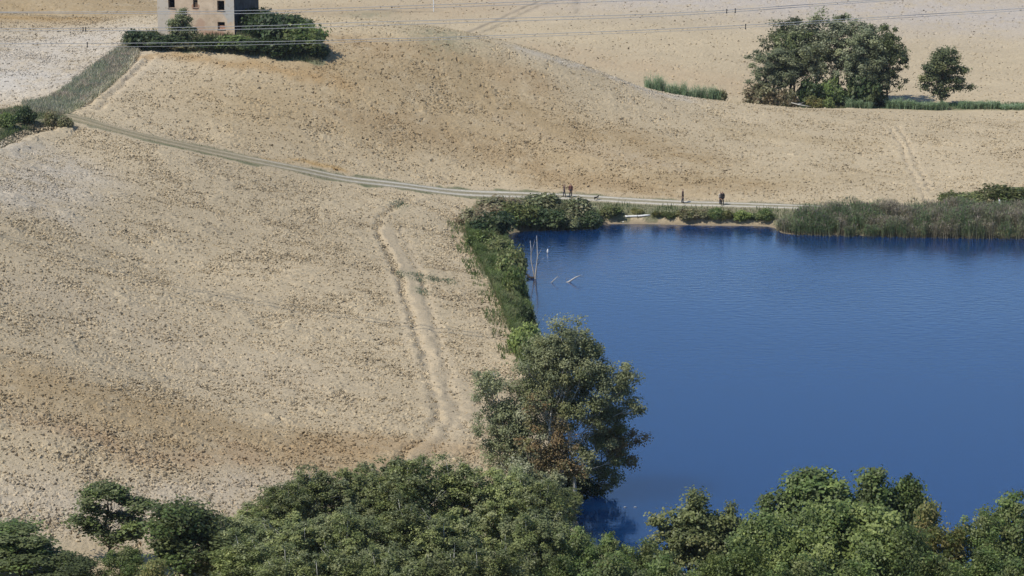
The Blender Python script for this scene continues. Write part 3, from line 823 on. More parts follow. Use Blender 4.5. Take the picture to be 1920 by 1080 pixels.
tree_at('tall_tree', 'tall dark green open crown with the highest top before the pond', 'tree', P_TALL[0], 1532, 869, 158, 168, rotz=0.0)
tree_at('tall_tree', 'twin topped dark green crown right of the highest one', 'tree', P_TALL[1], 1640, 884, 159, 130, rotz=0.2)
tree_at('tall_tree', 'dark green crown ending at the open water on the right', 'tree', P_TALL[0], 1698, 882, 160, 104, rotz=3.3)
tree_at('oak_tree', 'pale green broad oak below the tall crowns', 'tree', P_OAK[0], 1606, 948, 147, 235, rotz=.5)
tree_at('oak_tree', 'pale green oak to the left, beside the greyish olive tree', 'tree', P_OAK[1], 1448, 976, 146, 175, rotz=1.1)
tree_at('oak_tree', 'pale green oak on the bottom edge at the right of the broad oak', 'tree', P_OAK[1], 1716, 994, 145, 170, rotz=2.4)
tree_at('oak_tree', 'pale green oak low at the bottom edge left of the broad oak', 'tree', P_OAK[0], 1380, 1032, 139, 150, rotz=4.4)
tree_at('yellowing_tree', 'thin yellowing tree with a bare pinkish tip against the water', 'tree', P_YEL, 1738, 936, 152, 78, rotz=.6)
tree_at('yellowing_tree', 'sparse yellowing branches by the little blue gap on the right', 'tree', P_YEL, 1778, 984, 150, 92, rotz=2.8)
tree_at('feathery_tree', 'feathery green tree left of the right edge, below the water', 'tree', P_FEATHER[0], 1836, 962, 151, 110, rotz=1.9)
tree_at('feathery_tree', 'feathery green tree at the right edge of the picture', 'tree', P_FEATHER[1], 1902, 924, 152, 150, rotz=.7)
tree_at('feathery_tree', 'feathery low tree in the bottom right corner', 'tree', P_FEATHER[1], 1850, 1024, 144, 150, rotz=3.7)

tree_at('young_tree', 'bushy green sapling in front of the shadowed water under the poplar', 'tree', P_FEATHER[1], 1040, 948, 164, 78, rotz=5.1)
tree_at('young_tree', 'low sapling right of the bushy one, at the shadowed water', 'tree', P_FEATHER[0], 1092, 1000, 158, 60, rotz=2.9)
for k, (px, py, w, lab) in enumerate([(1150, 1040, 120, 'bottom edge green tree below the small forked treetop'), (1252, 1040, 120, 'bottom edge green tree below the dark spired tree'), (1500, 1046, 130, 'bottom edge tree below the left pale oak'),
        (1610, 1044, 140, 'bottom edge tree below the broad pale oak'), (1760, 1042, 120, 'bottom edge tree below the yellowing branches'), (1905, 1046, 120, 'bottom edge tree at the far right corner')]):
    tree_at('young_tree', lab, 'tree', P_FEATHER[k % 2], px, py, 137, w * 1.2, rotz=k * 1.1)

tree_at('young_tree', 'grey green sapling hiding the foot of the lakeside poplar', 'tree', P_POP[1], 1066, 918, 176, 62, rotz=2.0)

# ---- the lakeside group (positions measured off its foot)
def lobes_px(rs, foot, D, items, depth=.8):
    """items: (px, py, radius px[, offset towards the back])"""
    out = []
    for it in items:
        px, py, r = it[:3]; dy = it[3] if len(it) > 3 else rs.randn() * depth
        x, _, z = place(px, py, D + dy); s = r / m_px(D, z)
        out.append((x - foot[0], dy, z - foot[2], s, s, s * .9))
    return out

def lake_tree(name, label, cat, fpx, fpy_D, items, palette, n_leaf, leaf, clumps, cr, bark, seed, trunk_r, stems=1, n_limbs=24, second=None, share=0, shell=.4, twigs=1, depth=.8, group=None, foot_px=None, spread=.5):
    rs = R(seed); D = fpy_D
    x = x_of(fpx, D, 1.0); g = zg(x, D); foot = (x, D, g)
    lob = lobes_px(rs, foot, D, items, depth)
    h = max(l[2] + l[5] for l in lob)
    pr = proto(rs, h, 1.0, palette, n_leaf, leaf, clumps, cr, bark=bark, trunk_r=trunk_r, stems=stems, n_limbs=n_limbs, lobes=lob, second=second, share=share, shell=shell, twigs=twigs, spread=spread)
    e = plant(name, label, cat, pr, (x, D, g - .05), h, 1.0, 0.0, group)
    return e

lake_tree('poplar_tree', 'big grey green poplar leaning over the pond corner, tallest of the lakeside trees', 'tree', 1058, 185,
          [(1060, 640, 52, 0), (1030, 672, 50, .4), (1090, 668, 46, .6), (1005, 680, 34, -.3), (1068, 700, 66, 0), (1130, 712, 42, .5), (1158, 692, 24, .8), (1112, 742, 54, -.5), (1040, 752, 62, .4), (1155, 738, 30, 2),
           (1010, 742, 44, .8), (985, 720, 34, .3), (1180, 712, 22, .2), (1185, 770, 24, .2), (1085, 790, 56, .6), (1142, 782, 44, 1.6), (1020, 800, 46, .9), (1110, 842, 48, .6), (1150, 826, 36, 2), (1160, 862, 30, 2.4), (1120, 884, 40, 2), (1138, 905, 22, 2.4), (1080, 900, 36, 1)],
          GREYGREEN, 66000, .14, 470, .50, M_PALEBARK, 201, .30, stems=4, n_limbs=90, second=OLIVE, share=.4, shell=.3, twigs=2, spread=.7)
lake_tree('willow_tree', 'grey green willow standing left of the big poplar on the field edge', 'tree', 962, 184,
          [(908, 712, 34, 0), (930, 735, 36, .3), (955, 800, 44, .2), (985, 770, 34, .4), (990, 830, 44, .3), (1000, 870, 40, .2), (905, 752, 26, -.3), (938, 775, 34, .2), (915, 800, 34, 0), (950, 812, 36, .3), (925, 838, 32, -.2), (968, 842, 38, .2), (950, 872, 40, 0), (985, 880, 36, .3)],
          GREYGREEN, 24000, .14, 250, .44, M_PALEBARK, 202, .17, stems=3, n_limbs=40, second=SILVER, share=.3, shell=.25, twigs=2)
lake_tree('dying_tree', 'russet dying tree with dry leaves before the big poplar', 'tree', 1050, 179.4,
          [(1052, 800, 20, 0), (1045, 830, 26, 0), (1062, 845, 24, .1), (1028, 862, 28, -.1), (1055, 872, 32, 0), (1020, 888, 28, .1), (1072, 885, 22, 0)],
          RUSSET, 6000, .14, 100, .42, M_BARK, 203, .10, stems=2, n_limbs=26, shell=.2, twigs=2)
lake_tree('dying_tree', 'thin tree with two rusty brown tips in front of the poplar crown', 'tree', 1012, 179.0,
          [(995, 745, 16, 0), (998, 768, 18, 0), (1024, 742, 13, 0), (1020, 762, 14, 0), (1000, 800, 22, 0), (985, 840, 26, .2)],
          RUSSET, 1500, .16, 46, .36, M_BARK, 204, .08, stems=1, n_limbs=18, shell=.2, second=OLIVE, share=.45)
lake_tree('leaning_tree', 'sparse orange leaved branches leaning out over the water', 'tree', 1092, 187,
          [(1140, 818, 20, 0), (1165, 832, 20, .1), (1185, 815, 14, 0), (1150, 850, 18, 0), (1198, 830, 12, 0), (1210, 822, 8, 0), (1185, 862, 12, 0)],
          [(.13, .10, .055), (.11, .10, .055), (.15, .105, .06)], 2300, .14, 80, .36, M_DARKBARK, 205, .09, stems=2, n_limbs=44, shell=.15, second=RUSSET, share=.35, twigs=3)
lake_tree('waterside_shrub', 'silvery shrub between the willow and the russet tree', 'shrub', 1000, 177.5,
          [(965, 880, 26, 0), (1000, 905, 30, 0), (985, 935, 34, 0), (1030, 930, 30, .2), (1045, 900, 20, .2)], SILVER, 5200, .16, 90, .42, M_PALEBARK, 206, .07, stems=3, n_limbs=20, second=GREYGREEN, share=.5)
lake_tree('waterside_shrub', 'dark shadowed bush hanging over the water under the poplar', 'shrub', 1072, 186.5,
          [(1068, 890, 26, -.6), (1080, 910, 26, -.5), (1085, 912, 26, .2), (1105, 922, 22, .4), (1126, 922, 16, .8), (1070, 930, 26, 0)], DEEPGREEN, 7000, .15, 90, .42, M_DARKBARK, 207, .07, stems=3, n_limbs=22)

# ---- shrubs: a rounded prototype per colour, each placed plant its own thing
def shrub_proto(seed, palette, n_leaf=4200, leaf=.15, clumps=60, cr=.30, second=None, share=0, upright=0.0):
    rs = R(seed)
    lob = [(0, 0, .62, .8, .8, .5)] + [(math.cos(a) * .62, math.sin(a) * .62, .42 + .25 * rs.rand(), .5, .5, .4) for a in np.linspace(0, 6.28, 7)[:-1] + rs.rand()]
    lob += [(rs.randn() * .3, rs.randn() * .3, .95, .42, .42, .32) for _ in range(2)]
    return proto(rs, 1.28, 2.2, palette, n_leaf, leaf, clumps, cr, lobes=lob, bark=M_DARKBARK, trunk_r=.05, stems=3, n_limbs=12, shell=.35, second=second, share=share, spread=.12, upright=upright)

S = {
    'grey': [shrub_proto(300 + i, GREYGREEN, second=DRYGREY, share=.25) for i in range(2)],
    'green': [shrub_proto(310 + i, MIDGREEN, second=OLIVE, share=.4) for i in range(2)],
    'dark': [shrub_proto(320 + i, DEEPGREEN, n_leaf=4200, second=DARKGREEN, share=.3) for i in range(2)],
    'pink': [shrub_proto(330, PINKBROWN, second=GREYGREEN, share=.3)],
    'olive': [shrub_proto(340, OLIVE, second=MIDGREEN, share=.3)],
    'yellow': [shrub_proto(350, YELLOWISH, second=OLIVE, share=.4)],
    'bright': [shrub_proto(360, LIGHTGREEN, second=MIDGREEN, share=.4)],
    'drygrey': [shrub_proto(370, DRYGREY, second=OLIVE, share=.4)],
}
_sh = 0
def shrub(kind, label, px, py_top, py_base, width_px, D=None, name='shrub', group=None):
    """stands where the ground shows at (px, py_base), or at distance D"""
    global _sh
    _sh += 1
    if D is None: x, D, g = cast(px, py_base)
    else: x = x_of(px, D, z_of(py_base, D)); g = zg(x, D)
    k = m_px(D, g)
    h = max((z_of(py_top, D) - g), .4)
    pr = S[kind][_sh % len(S[kind])]
    return plant(name, label, 'shrub', pr, (x, D, g - .1), h, width_px / k, _sh * 1.7, group, parts=('foliage', 'stem'))

GB = 'bushes on the left shore of the pond'
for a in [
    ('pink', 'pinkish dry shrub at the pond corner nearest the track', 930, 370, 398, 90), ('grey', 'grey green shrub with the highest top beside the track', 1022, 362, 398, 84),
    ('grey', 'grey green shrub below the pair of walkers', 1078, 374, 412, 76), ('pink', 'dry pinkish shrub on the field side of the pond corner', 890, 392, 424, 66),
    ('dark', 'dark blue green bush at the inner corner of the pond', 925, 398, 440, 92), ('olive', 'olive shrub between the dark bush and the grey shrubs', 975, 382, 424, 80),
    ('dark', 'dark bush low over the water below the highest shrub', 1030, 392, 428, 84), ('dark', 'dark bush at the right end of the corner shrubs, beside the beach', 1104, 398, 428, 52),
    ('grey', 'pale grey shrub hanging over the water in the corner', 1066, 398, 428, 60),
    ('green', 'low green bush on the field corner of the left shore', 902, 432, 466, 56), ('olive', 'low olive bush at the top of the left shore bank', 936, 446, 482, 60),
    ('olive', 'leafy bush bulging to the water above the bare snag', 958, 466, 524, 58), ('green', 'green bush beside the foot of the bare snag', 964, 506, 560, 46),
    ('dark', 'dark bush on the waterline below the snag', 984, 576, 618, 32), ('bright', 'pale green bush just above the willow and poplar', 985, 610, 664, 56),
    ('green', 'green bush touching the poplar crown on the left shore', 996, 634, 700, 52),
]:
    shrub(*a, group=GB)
for a in [('olive', 'tall olive bush on the bank far right, behind the reeds', 1888, 350, 386, 110, 311), ('green', 'green bush at the right picture edge behind the reeds', 1935, 352, 390, 90, 312),
          ('olive', 'low olive bush left of the tall bank bush', 1818, 360, 388, 70, 311), ('olive', 'low olive bush behind the reeds, leftmost of the bank bushes', 1780, 360, 388, 50, 311),
          ('drygrey', 'dry brownish bush between the low olive bush and the tall one at the right', 1850, 356, 388, 48, 310.5)]:
    shrub(*a)
for i, (kind, px, top, base, w, lab) in enumerate([
        ('olive', 1148, 384, 404, 46, 'olive weed clump at the left end of the beach'), ('yellow', 1196, 390, 402, 24, 'yellowing weed clump above the white log'),
        ('yellow', 1232, 394, 406, 20, 'yellow green weed tuft at the right tip of the white log'), ('drygrey', 1292, 390, 409, 44, 'brownish weed clump below the lone walker'),
        ('drygrey', 1318, 390, 410, 36, 'brownish dark weed clump right of the lone walker'), ('green', 1342, 390, 410, 34, 'green weed clump below the right hand walkers'),
        ('yellow', 1362, 394, 411, 28, 'rusty yellow weed clump just right of the right hand walkers'), ('bright', 1392, 394, 412, 38, 'bright green weed clump on the bank, middle of the bare beach'),
        ('dark', 1414, 400, 413, 24, 'small dark weed clump near the reed end of the beach'), ('green', 1434, 392, 413, 36, 'green weed clump where the reeds begin'),
        ('olive', 1254, 396, 409, 34, 'olive weed clump between the log tip and the lone walker')]):
    shrub(kind, lab, px, top, base, w, name='weed_clump', group='weed clumps on the far bank')

# ---- around the farmhouse
for a in [('dark', 'dark clipped bush at the left end of the farmhouse hedge', 270, 58, 88, 84, 339.5), ('dark', 'dark low bush under the left corner of the farmhouse', 318, 66, 96, 84, 338.5),
          ('drygrey', 'brownish dry bush in front of the small grey tree', 345, 78, 98, 60, 337.5), ('dark', 'dark low bush in the middle of the farmhouse front', 398, 70, 100, 90, 338),
          ('green', 'green low bush under the farmhouse lower window', 438, 66, 103, 80, 337.5), ('dark', 'dark bush spreading left of the great hedge bush', 470, 74, 110, 80, 336.5),
          ('dark', 'leafy bush climbing the dark side wall of the farmhouse', 474, 17, 72, 66, 345.5), ('dark', 'great round dark bush, leftmost of the mound right of the farmhouse', 505, 27, 100, 84, 342),
          ('dark', 'great dark green bush in the middle of the mound right of the farmhouse', 538, 27, 112, 96, 340), ('green', 'great dark bush bulging down to the field at the mound right end', 572, 46, 122, 84, 338.5),
          ('dark', 'dark bush at the lower front of the mound', 516, 70, 116, 80, 336.5), ('olive', 'olive topped bush at the back of the mound', 552, 32, 80, 80, 345),
          ('dark', 'small dark bush at the right foot of the mound', 596, 86, 122, 50, 338)]:
    shrub(*a, group='bushes around the ruined farmhouse')
for a in [('dark', 'small dark shrub on the left bank beside the track junction', 48, 202, 236, 46), ('drygrey', 'pale dry shrub at the track junction', 96, 208, 236, 26),
          ('drygrey', 'brown dry shrub at the start of the farm track', 122, 218, 240, 32), ('green', 'pale weed shrub at the left edge above the ditch', 8, 212, 242, 44)]:
    shrub(*a)
rs = R(401)
P_SMALL = proto(rs, 5.6, 4.6, GREYGREEN, 6500, .2, 100, .42, bark=M_DARKBARK, trunk_r=.12, n_limbs=26, shell=.25, second=DARKGREEN, share=.35, stems=2,
                lobes=[(0, 0, 5.0, .4, .4, .5), (-.2, 0, 4.2, .8, .8, .6), (.6, 0, 3.8, .7, .7, .5), (-.9, 0, 3.3, .9, .9, .6), (.5, 0, 2.9, 1.3, 1.1, .7), (-.6, 0, 2.2, 1.4, 1.2, .8), (1.0, 0, 2.0, 1.2, 1.1, .7), (0, 0, 1.1, 1.6, 1.3, .8)])
tree_at('small_tree', 'small grey green tree in front of the farmhouse wall', 'tree', P_SMALL, 341, 13, 339.5, 66, rotz=0)

# ---- the grove in the dip and the tree beside it
GG = 'trees of the grove beyond the ploughed slope'
def grove_proto(seed, palette, second, h=13, w=9, n=9500, **k):
    rs = R(seed); return proto(rs, h, w, palette, n, .29, 100, .70, base=.26, n=15, tall=1.2, bark=M_DARKBARK, trunk_r=.22, n_limbs=30, shell=.3, second=second, share=.35, **k)
PG = [grove_proto(410, [(.062, .075, .052), (.080, .095, .066), (.10, .11, .08)], GREYGREEN), grove_proto(411, SILVER, GREYGREEN), grove_proto(412, DARKGREEN, GREYGREEN)]
for k, (pr, px, top, D, w, lab) in enumerate([
        (PG[0], 1452, 92, 401, 104, 'dark grey green tree at the left end of the grove'), (PG[2], 1492, 62, 404, 100, 'dark tree second from the left in the grove'),
        (PG[0], 1486, 38, 407, 120, 'tall dark topped tree left of the silvery crown'), (PG[1], 1532, 66, 402, 100, 'silvery willow in the left middle of the grove'),
        (PG[1], 1574, 22, 405, 134, 'tallest silvery grey crown in the grove'), (PG[0], 1612, 56, 401, 104, 'grey green tree below the tallest silvery crown'),
        (PG[2], 1636, 48, 406, 100, 'dark tree right of the tallest silvery crown'), (PG[2], 1668, 66, 402, 92, 'dark tree at the right end of the grove'),
        (PG[0], 1648, 92, 400, 84, 'lower dark tree in front of the right end of the grove')]):
    tree_at('grove_tree', lab, 'tree', pr, px, top, D, w, GG, rotz=k * 1.3 + .4)
P_LONE = proto(R(420), 9.6, 7.4, [(.050, .062, .036), (.070, .084, .048), (.036, .048, .028)], 14000, .25, 120, .62, bark=M_BARK, trunk_r=.24, n_limbs=34, shell=.3, second=OLIVE, share=.3,
               lobes=[(.2, 0, 8.8, 1.5, 1.5, .8), (-1.2, 0, 7.8, 1.4, 1.3, .8), (1.2, 0, 7.7, 1.6, 1.5, .8), (-.2, .5, 7.0, 2, 2, .9), (-1.8, 0, 6.2, 1.4, 1.3, .7), (1.9, 0, 6.2, 1.4, 1.3, .7), (0, 0, 5.4, 2.2, 2, .8), (-2.3, 0, 4.5, 1.3, 1.2, .55),
                      (1.6, 0, 4.4, 1.6, 1.3, .6), (-1.3, 0, 3.6, 1.5, 1.2, .5), (2.6, 0, 3.1, 1.3, 1.0, .35), (3.7, 0, 3.2, .7, .7, .25), (.9, 0, 2.9, 1.2, 1.0, .5), (-.7, 0, 2.5, 1.1, .9, .5), (-2.6, 0, 3.3, .9, .8, .4), (.2, .2, 4.2, 2.0, 1.8, .9), (.3, 0, 1.9, 1.0, .9, .5), (-1.6, .3, 5.2, 1.3, 1.2, .7)])
tree_at('lone_tree', 'single round dark tree standing right of the grove', 'tree', P_LONE, 1770, 92, 400.5, 98, rotz=0)
for a in [('pink', 'pinkish brown bramble at the left foot of the grove', 1426, 158, 194, 66, 397.5), ('dark', 'dark undergrowth shrub left of the grove middle', 1520, 152, 198, 60, 398),
          ('green', 'bright green shrub in the middle of the grove foot', 1558, 150, 200, 50, 399), ('yellow', 'yellow green shrub by the fallen pale trunk', 1530, 180, 201, 36, 395.5),
          ('pink', 'reddish dry shrub between the left trunks of the grove', 1476, 168, 196, 36, 396.5), ('dark', 'dark undergrowth shrub under the right half of the grove', 1622, 142, 204, 76, 398.5),
          ('bright', 'small yellow green bush right of the fallen pale trunk', 1552, 184, 203, 24, 395), ('dark', 'dark undergrowth shrub beside the last grove trunk', 1590, 165, 202, 50, 399.5)]:
    shrub(*a, group='undergrowth at the foot of the grove')

# ------------------------------------------------------------------ reeds, cane and grass
def blades(rs, x, y, z, h, w, lean, palette, tip=None, leaves=0, base=None):
    """upright tapering blades (three corners of a bent strip each)"""
    n = len(x); a = rs.rand(n) * 6.283; la = rs.rand(n) * 6.283
    dx, dy = np.cos(a) * w, np.sin(a) * w
    lx, ly = np.cos(la) * lean * h, np.sin(la) * lean * h
    P = np.stack([x, y, z], -1)
    A = P + np.stack([dx, dy, 0 * dx], -1); B = P - np.stack([dx, dy, 0 * dx], -1)
    M = P + np.stack([lx * .35, ly * .35, h * .6], -1); T = P + np.stack([lx, ly, h], -1)
    W2 = np.stack([dx, dy, 0 * dx], -1) * .75
    v = np.stack([A, B, M - W2, M + W2, T], 1).reshape(-1, 3)
    o = (np.arange(n) * 5)[:, None]
    q = np.concatenate([o + np.array([[0, 1, 2]]), o + np.array([[0, 2, 3]]), o + np.array([[3, 2, 4]])])
    pal = np.array(palette) * 1.45; tone = fbm(x / 1.6, y / 2.4, 77, 3); ti = np.clip((tone * 1.9 - .45 + .5 * (rs.rand(n) - .5)) * len(pal), 0, len(pal) - 1).astype(int)
    c = pal[ti] * (.7 + .6 * rs.rand(n))[:, None]
    c5 = np.repeat(c[:, None, :], 5, 1)
    if tip is not None: c5[:, 4] = np.array(tip) * (.7 + .6 * rs.rand(n))[:, None]
    if base is not None: c5[:, :2] = np.array(base) * (.7 + .6 * rs.rand(n))[:, None, None]
    return v, q, c5.reshape(-1, 3)

def merge(parts):
    V, Fs, Cs, o = [], [], [], 0
    for v, f, c in parts:
        V.append(v); Fs.append(f + o); Cs.append(c); o += len(v)
    return np.concatenate(V), np.concatenate(Fs), np.concatenate(Cs)

def poly_points(rs, poly, n):
    P = np.array(poly); x = P[:, 0].min() + rs.rand(n * 4) * np.ptp(P[:, 0]); y = P[:, 1].min() + rs.rand(n * 4) * np.ptp(P[:, 1])
    m = inside(x, y, P); return x[m][:n], y[m][:n]

REED = [(.095, .14, .062), (.12, .165, .078), (.145, .175, .09), (.17, .18, .10), (.20, .18, .125)]
def reed_leaves(rs, x, y, z, h, n_per, length, palette):
    i = np.repeat(np.arange(len(x)), n_per); n = len(i)
    t = .35 + .65 * rs.rand(n); a = rs.rand(n) * 6.283; L = length * (.6 + .7 * rs.rand(n))
    p = np.stack([x[i], y[i], z[i] + h[i] * t], -1)
    d = np.stack([np.cos(a) * .75, np.sin(a) * .75, .35 + .35 * rs.rand(n)], -1)
    s = np.stack([-np.sin(a), np.cos(a), 0 * a], -1) * .035
    tip = p + d * L[:, None] - np.array([0, 0, 1]) * (L * .25)[:, None]
    v = np.stack([p + s, p - s, tip], 1).reshape(-1, 3); f = np.arange(3 * n).reshape(-1, 3)
    pal = np.array(palette) * 1.45; tone = fbm(x[i] / 1.6, y[i] / 2.4, 77, 3); ti = np.clip((tone * 1.9 - .45 + .5 * (rs.rand(n) - .5)) * len(pal), 0, len(pal) - 1).astype(int)
    c = pal[ti] * (.7 + .6 * rs.rand(n))[:, None]
    return v, f, np.repeat(c, 3, 0)

rs = R(500)
REEDBED = [on_water(1452, 432), on_water(1478, 441), on_water(1560, 444), on_water(1700, 447), on_water(1920, 450), on_water(2060, 455), (x_of(2060, 304, 1), 304.0), (x_of(1920, 303.5, 1), 303.5), (x_of(1750, 303, 1), 303.0), (x_of(1600, 302.5, 1), 302.5), (x_of(1500, 300.5, .6), 300.5)]
x, y = poly_points(rs, REEDBED, 13000)
z = np.maximum(z_ground(x, y), -.3)
_k = rs.rand(len(x)) < np.clip(4.2 * fbm(x / 1.1, y / 1.1, 502, 2) - 1.0, .08, 1); x, y, z = x[_k], y[_k], z[_k]
h = (.75 + 2.2 * fbm(x / 2.6, y / 2.6, 501, 3) ** 1.2 + .5 * rs.rand(len(x))) * (.75 + .25 * smooth(x_of(1455, 300, 1), x_of(1540, 300, 1), x))
parts_ = [blades(rs, x, y, z, h, .035, .2, REED, tip=(.24, .20, .17), base=(.30, .25, .16)), reed_leaves(rs, x, y, z, h, 5, .62, REED)]
m = rs.rand(len(x)) < .28
xt, yt, zt, ht = x[m], y[m], z[m], h[m]                     # feathery brown heads
parts_.append(blades(rs, xt, yt, zt + ht * .86, .34 + 0 * ht, .055, .5, [(.19, .15, .125), (.16, .13, .10), (.22, .185, .15)]))
v, f, c = merge(parts_)
tag(link('reed_bed', np_mesh('reed_bed', v, f, M_DRY, c)), 'grey green reeds with purplish brown heads along the far right shore', 'reeds', kind='stuff')
# tall grass and sedge down the left shore
rs = R(503)
LEFTBANK = cast_xy([(872, 432), (905, 424), (945, 440)]) + [on_water(955, 470), on_water(978, 520), on_water(990, 570), on_water(1006, 625), on_water(1030, 705)] + cast_xy([(990, 690), (962, 630), (938, 575), (912, 515), (888, 470)])
x, y = poly_points(rs, LEFTBANK, 9000); z = np.maximum(z_ground(x, y), -.25)
h = (.25 + 1.7 * fbm(x / 1.9, y / 2.6, 504, 3)) * (.7 + .5 * rs.rand(len(x)))
SEDGE = [(.07, .10, .03), (.09, .125, .04), (.115, .15, .055), (.14, .17, .075), (.16, .165, .08)]
v, f, c = merge([blades(rs, x, y, z, h, .05, .35, SEDGE), reed_leaves(rs, x, y, z, h, 5, .55, SEDGE)])
tag(link('shore_sedge', np_mesh('shore_sedge', v, f, M_DRY, c)), 'green sedge and tall grass down the left shore of the pond', 'sedge', kind='stuff')
# dry fringe and reeds in the corner
rs = R(505)
CORNER = [on_water(1000, 434), on_water(1060, 433), on_water(1120, 431)] + cast_xy([(1125, 412), (1060, 404), (990, 410)])
x, y = poly_points(rs, CORNER, 1500); z = np.maximum(z_ground(x, y), -.2); h = .8 + .8 * rs.rand(len(x))
v, f, c = merge([blades(rs, x, y, z, h, .035, .2, REED, base=(.30, .23, .10)), reed_leaves(rs, x, y, z, h, 4, .5, REED)])
tag(link('shore_reeds', np_mesh('shore_reeds', v, f, M_DRY, c)), 'short reeds with straw coloured feet at the pond corner', 'reeds', kind='stuff')

def grass(name, label, poly, n, h0, h1, palette, seed, tip=None, w=.03, lean=.35, keep=None):
    rs = R(seed); x, y = poly_points(rs, poly, n)
    if keep is not None:
        k = keep(x, y); x, y = x[k], y[k]
    sd = pond_sd(x, y); k = sd > .4; x, y, sd = x[k], y[k], sd[k]
    h = (h0 + (h1 - h0) * rs.rand(len(x))) * (.5 + 1.0 * fbm(x / 2, y / 2, seed, 3))
    v, f, c = blades(rs, x, y, z_ground(x, y, sd) - .03, h, w, lean, palette, tip)
    return tag(link(name, np_mesh(name, v, f, M_DRY, c)), label, 'grass', kind='stuff')

G_EDGE = cast_xy([(262, 102), (255, 96), (226, 132), (186, 168), (150, 196), (118, 212), (124, 216), (155, 202), (195, 174), (232, 140)])
off_track = lambda x, y: seg_dist(x, y, TRACK)[0] > 1.5
GP = [(.24, .265, .175), (.28, .29, .21), (.32, .31, .23), (.21, .245, .145), (.40, .36, .27), (.22, .245, .15), (.30, .29, .21)]
grass('bank_grass', 'rough grey green grass on the bank up to the farmhouse', G_STRIP, 10500, .25, .75, GP, 510, tip=(.26, .235, .17), w=.045)
grass('dry_grass', 'pale straw coloured wisps along the lower edge of the grassy bank', G_EDGE, 1600, .3, .8, [(.45, .41, .30), (.36, .34, .24), (.28, .28, .18)], 530, w=.05, lean=.6)
grass('dry_grass', 'dry pinkish grass patches scattered over the grassy bank', G_STRIP, 6000, .35, .8, [(.36, .30, .23), (.30, .255, .19)], 531, w=.05, lean=.5, keep=lambda x, y: fbm(x / 2.6, y / 5, 532, 3) > .55)
WIDEBANK = [(p[0] - 2.2, p[1]) for p in LEFTBANK]
grass('field_weeds', 'ragged weeds straying from the left shore into the field', WIDEBANK, 5200, .15, .6, SEDGE, 533, w=.045, keep=lambda x, y: fbm(x / 1.3, y / 2, 534, 3) > .52)
grass('bank_grass', 'rough grass and weeds on the left bank above the ditch', G_BANK, 7000, .2, .6, [(.10, .13, .055), (.14, .16, .08), (.2, .18, .12)], 511, w=.045)
grass('bank_grass', 'dark rough grass around the farmhouse bushes', G_MOUND, 6000, .3, .9, [(.055, .075, .035), (.08, .095, .05), (.13, .12, .07)], 512, w=.05)
grass('bank_grass', 'green grass and weeds on the shore beside the track', G_VERGE, 26000, .15, .7, [(.085, .115, .048), (.11, .135, .062), (.15, .15, .08), (.19, .165, .10)], 513, w=.04, keep=off_track)
TVERGE = [tuple(p) for p in RP[::6, -1]] + [tuple(p) for p in RP[::-6, 0]]
_wide, _ = ribbon(TRACK, 2.1, 2, 3.0)
TV = [tuple(p) for p in _wide[:, 0]] + [tuple(p) for p in _wide[::-1, 1]]
grass('verge_grass', 'thin grass along both edges of the farm track', TV, 6500, .06, .24, [(.12, .13, .07), (.15, .15, .085), (.2, .18, .12)], 514, w=.04, keep=lambda x, y: seg_dist(x, y, TRACK)[0] > 1.25)
DPOLY = [(p[0], p[1] - 2.6) for p in DITCH] + [(p[0], p[1] + 4) for p in DITCH[::-1]]
grass('ditch_grass', 'green grass in the ditch beyond the ploughed slope', DPOLY, 7000, .2, .6, [(.10, .15, .07), (.13, .17, .085), (.15, .15, .08)], 515, w=.06)
for k, (px, py, r, n) in enumerate([(782, 522, 1.1, 150), (812, 526, .8, 110), (842, 530, .8, 80), (752, 516, .7, 70), (748, 386, 1.2, 120), (790, 548, .8, 60)]):
    cx, cy, _ = cast(px, py)
    a = np.linspace(0, 6.28, 12)[:-1]
    grass('weed_patch', ['grey green weeds in the washed-out band beside the gully'] [0] , list(zip(cx + r * np.cos(a), cy + 2 * r * np.sin(a))), n, .1, .35, [(.13, .155, .095), (.16, .18, .12)], 520 + k, w=.05)

def cane_clump(px0, px1, top, D, label, seed, tall=1.0):
    rs = R(seed); x0, x1 = x_of(px0, D, 1), x_of(px1, D, 1); cx = (x0 + x1) / 2
    n = int((x1 - x0) * 60) + 40
    x = rs.rand(n) * (x1 - x0) + x0; y = D + rs.randn(n) * .7
    g = z_ground(x, y); H = max(z_of(top, D) - float(g.mean()), .8) * 1.15
    h = H * (.45 + .55 * fbm(x / .9, y / .9, seed, 2)) * (.75 + .4 * rs.rand(n))
    pal = [(.17, .24, .125), (.21, .28, .155), (.25, .30, .19), (.135, .20, .10)]
    z0 = float(g.min())
    v1, f1, c1 = merge([blades(rs, x - cx, y - D, g - z0, h, .05, .22, pal), reed_leaves(rs, x - cx, y - D, g - z0, h, 6, .85, pal)])
    o = link('cane_clump', np_mesh('cane_clump', v1, f1, M_DRY, c1)); o.location = (cx, D, z0 - .05)
    tag(o, label, 'cane', 'giant cane growing along the ditch')
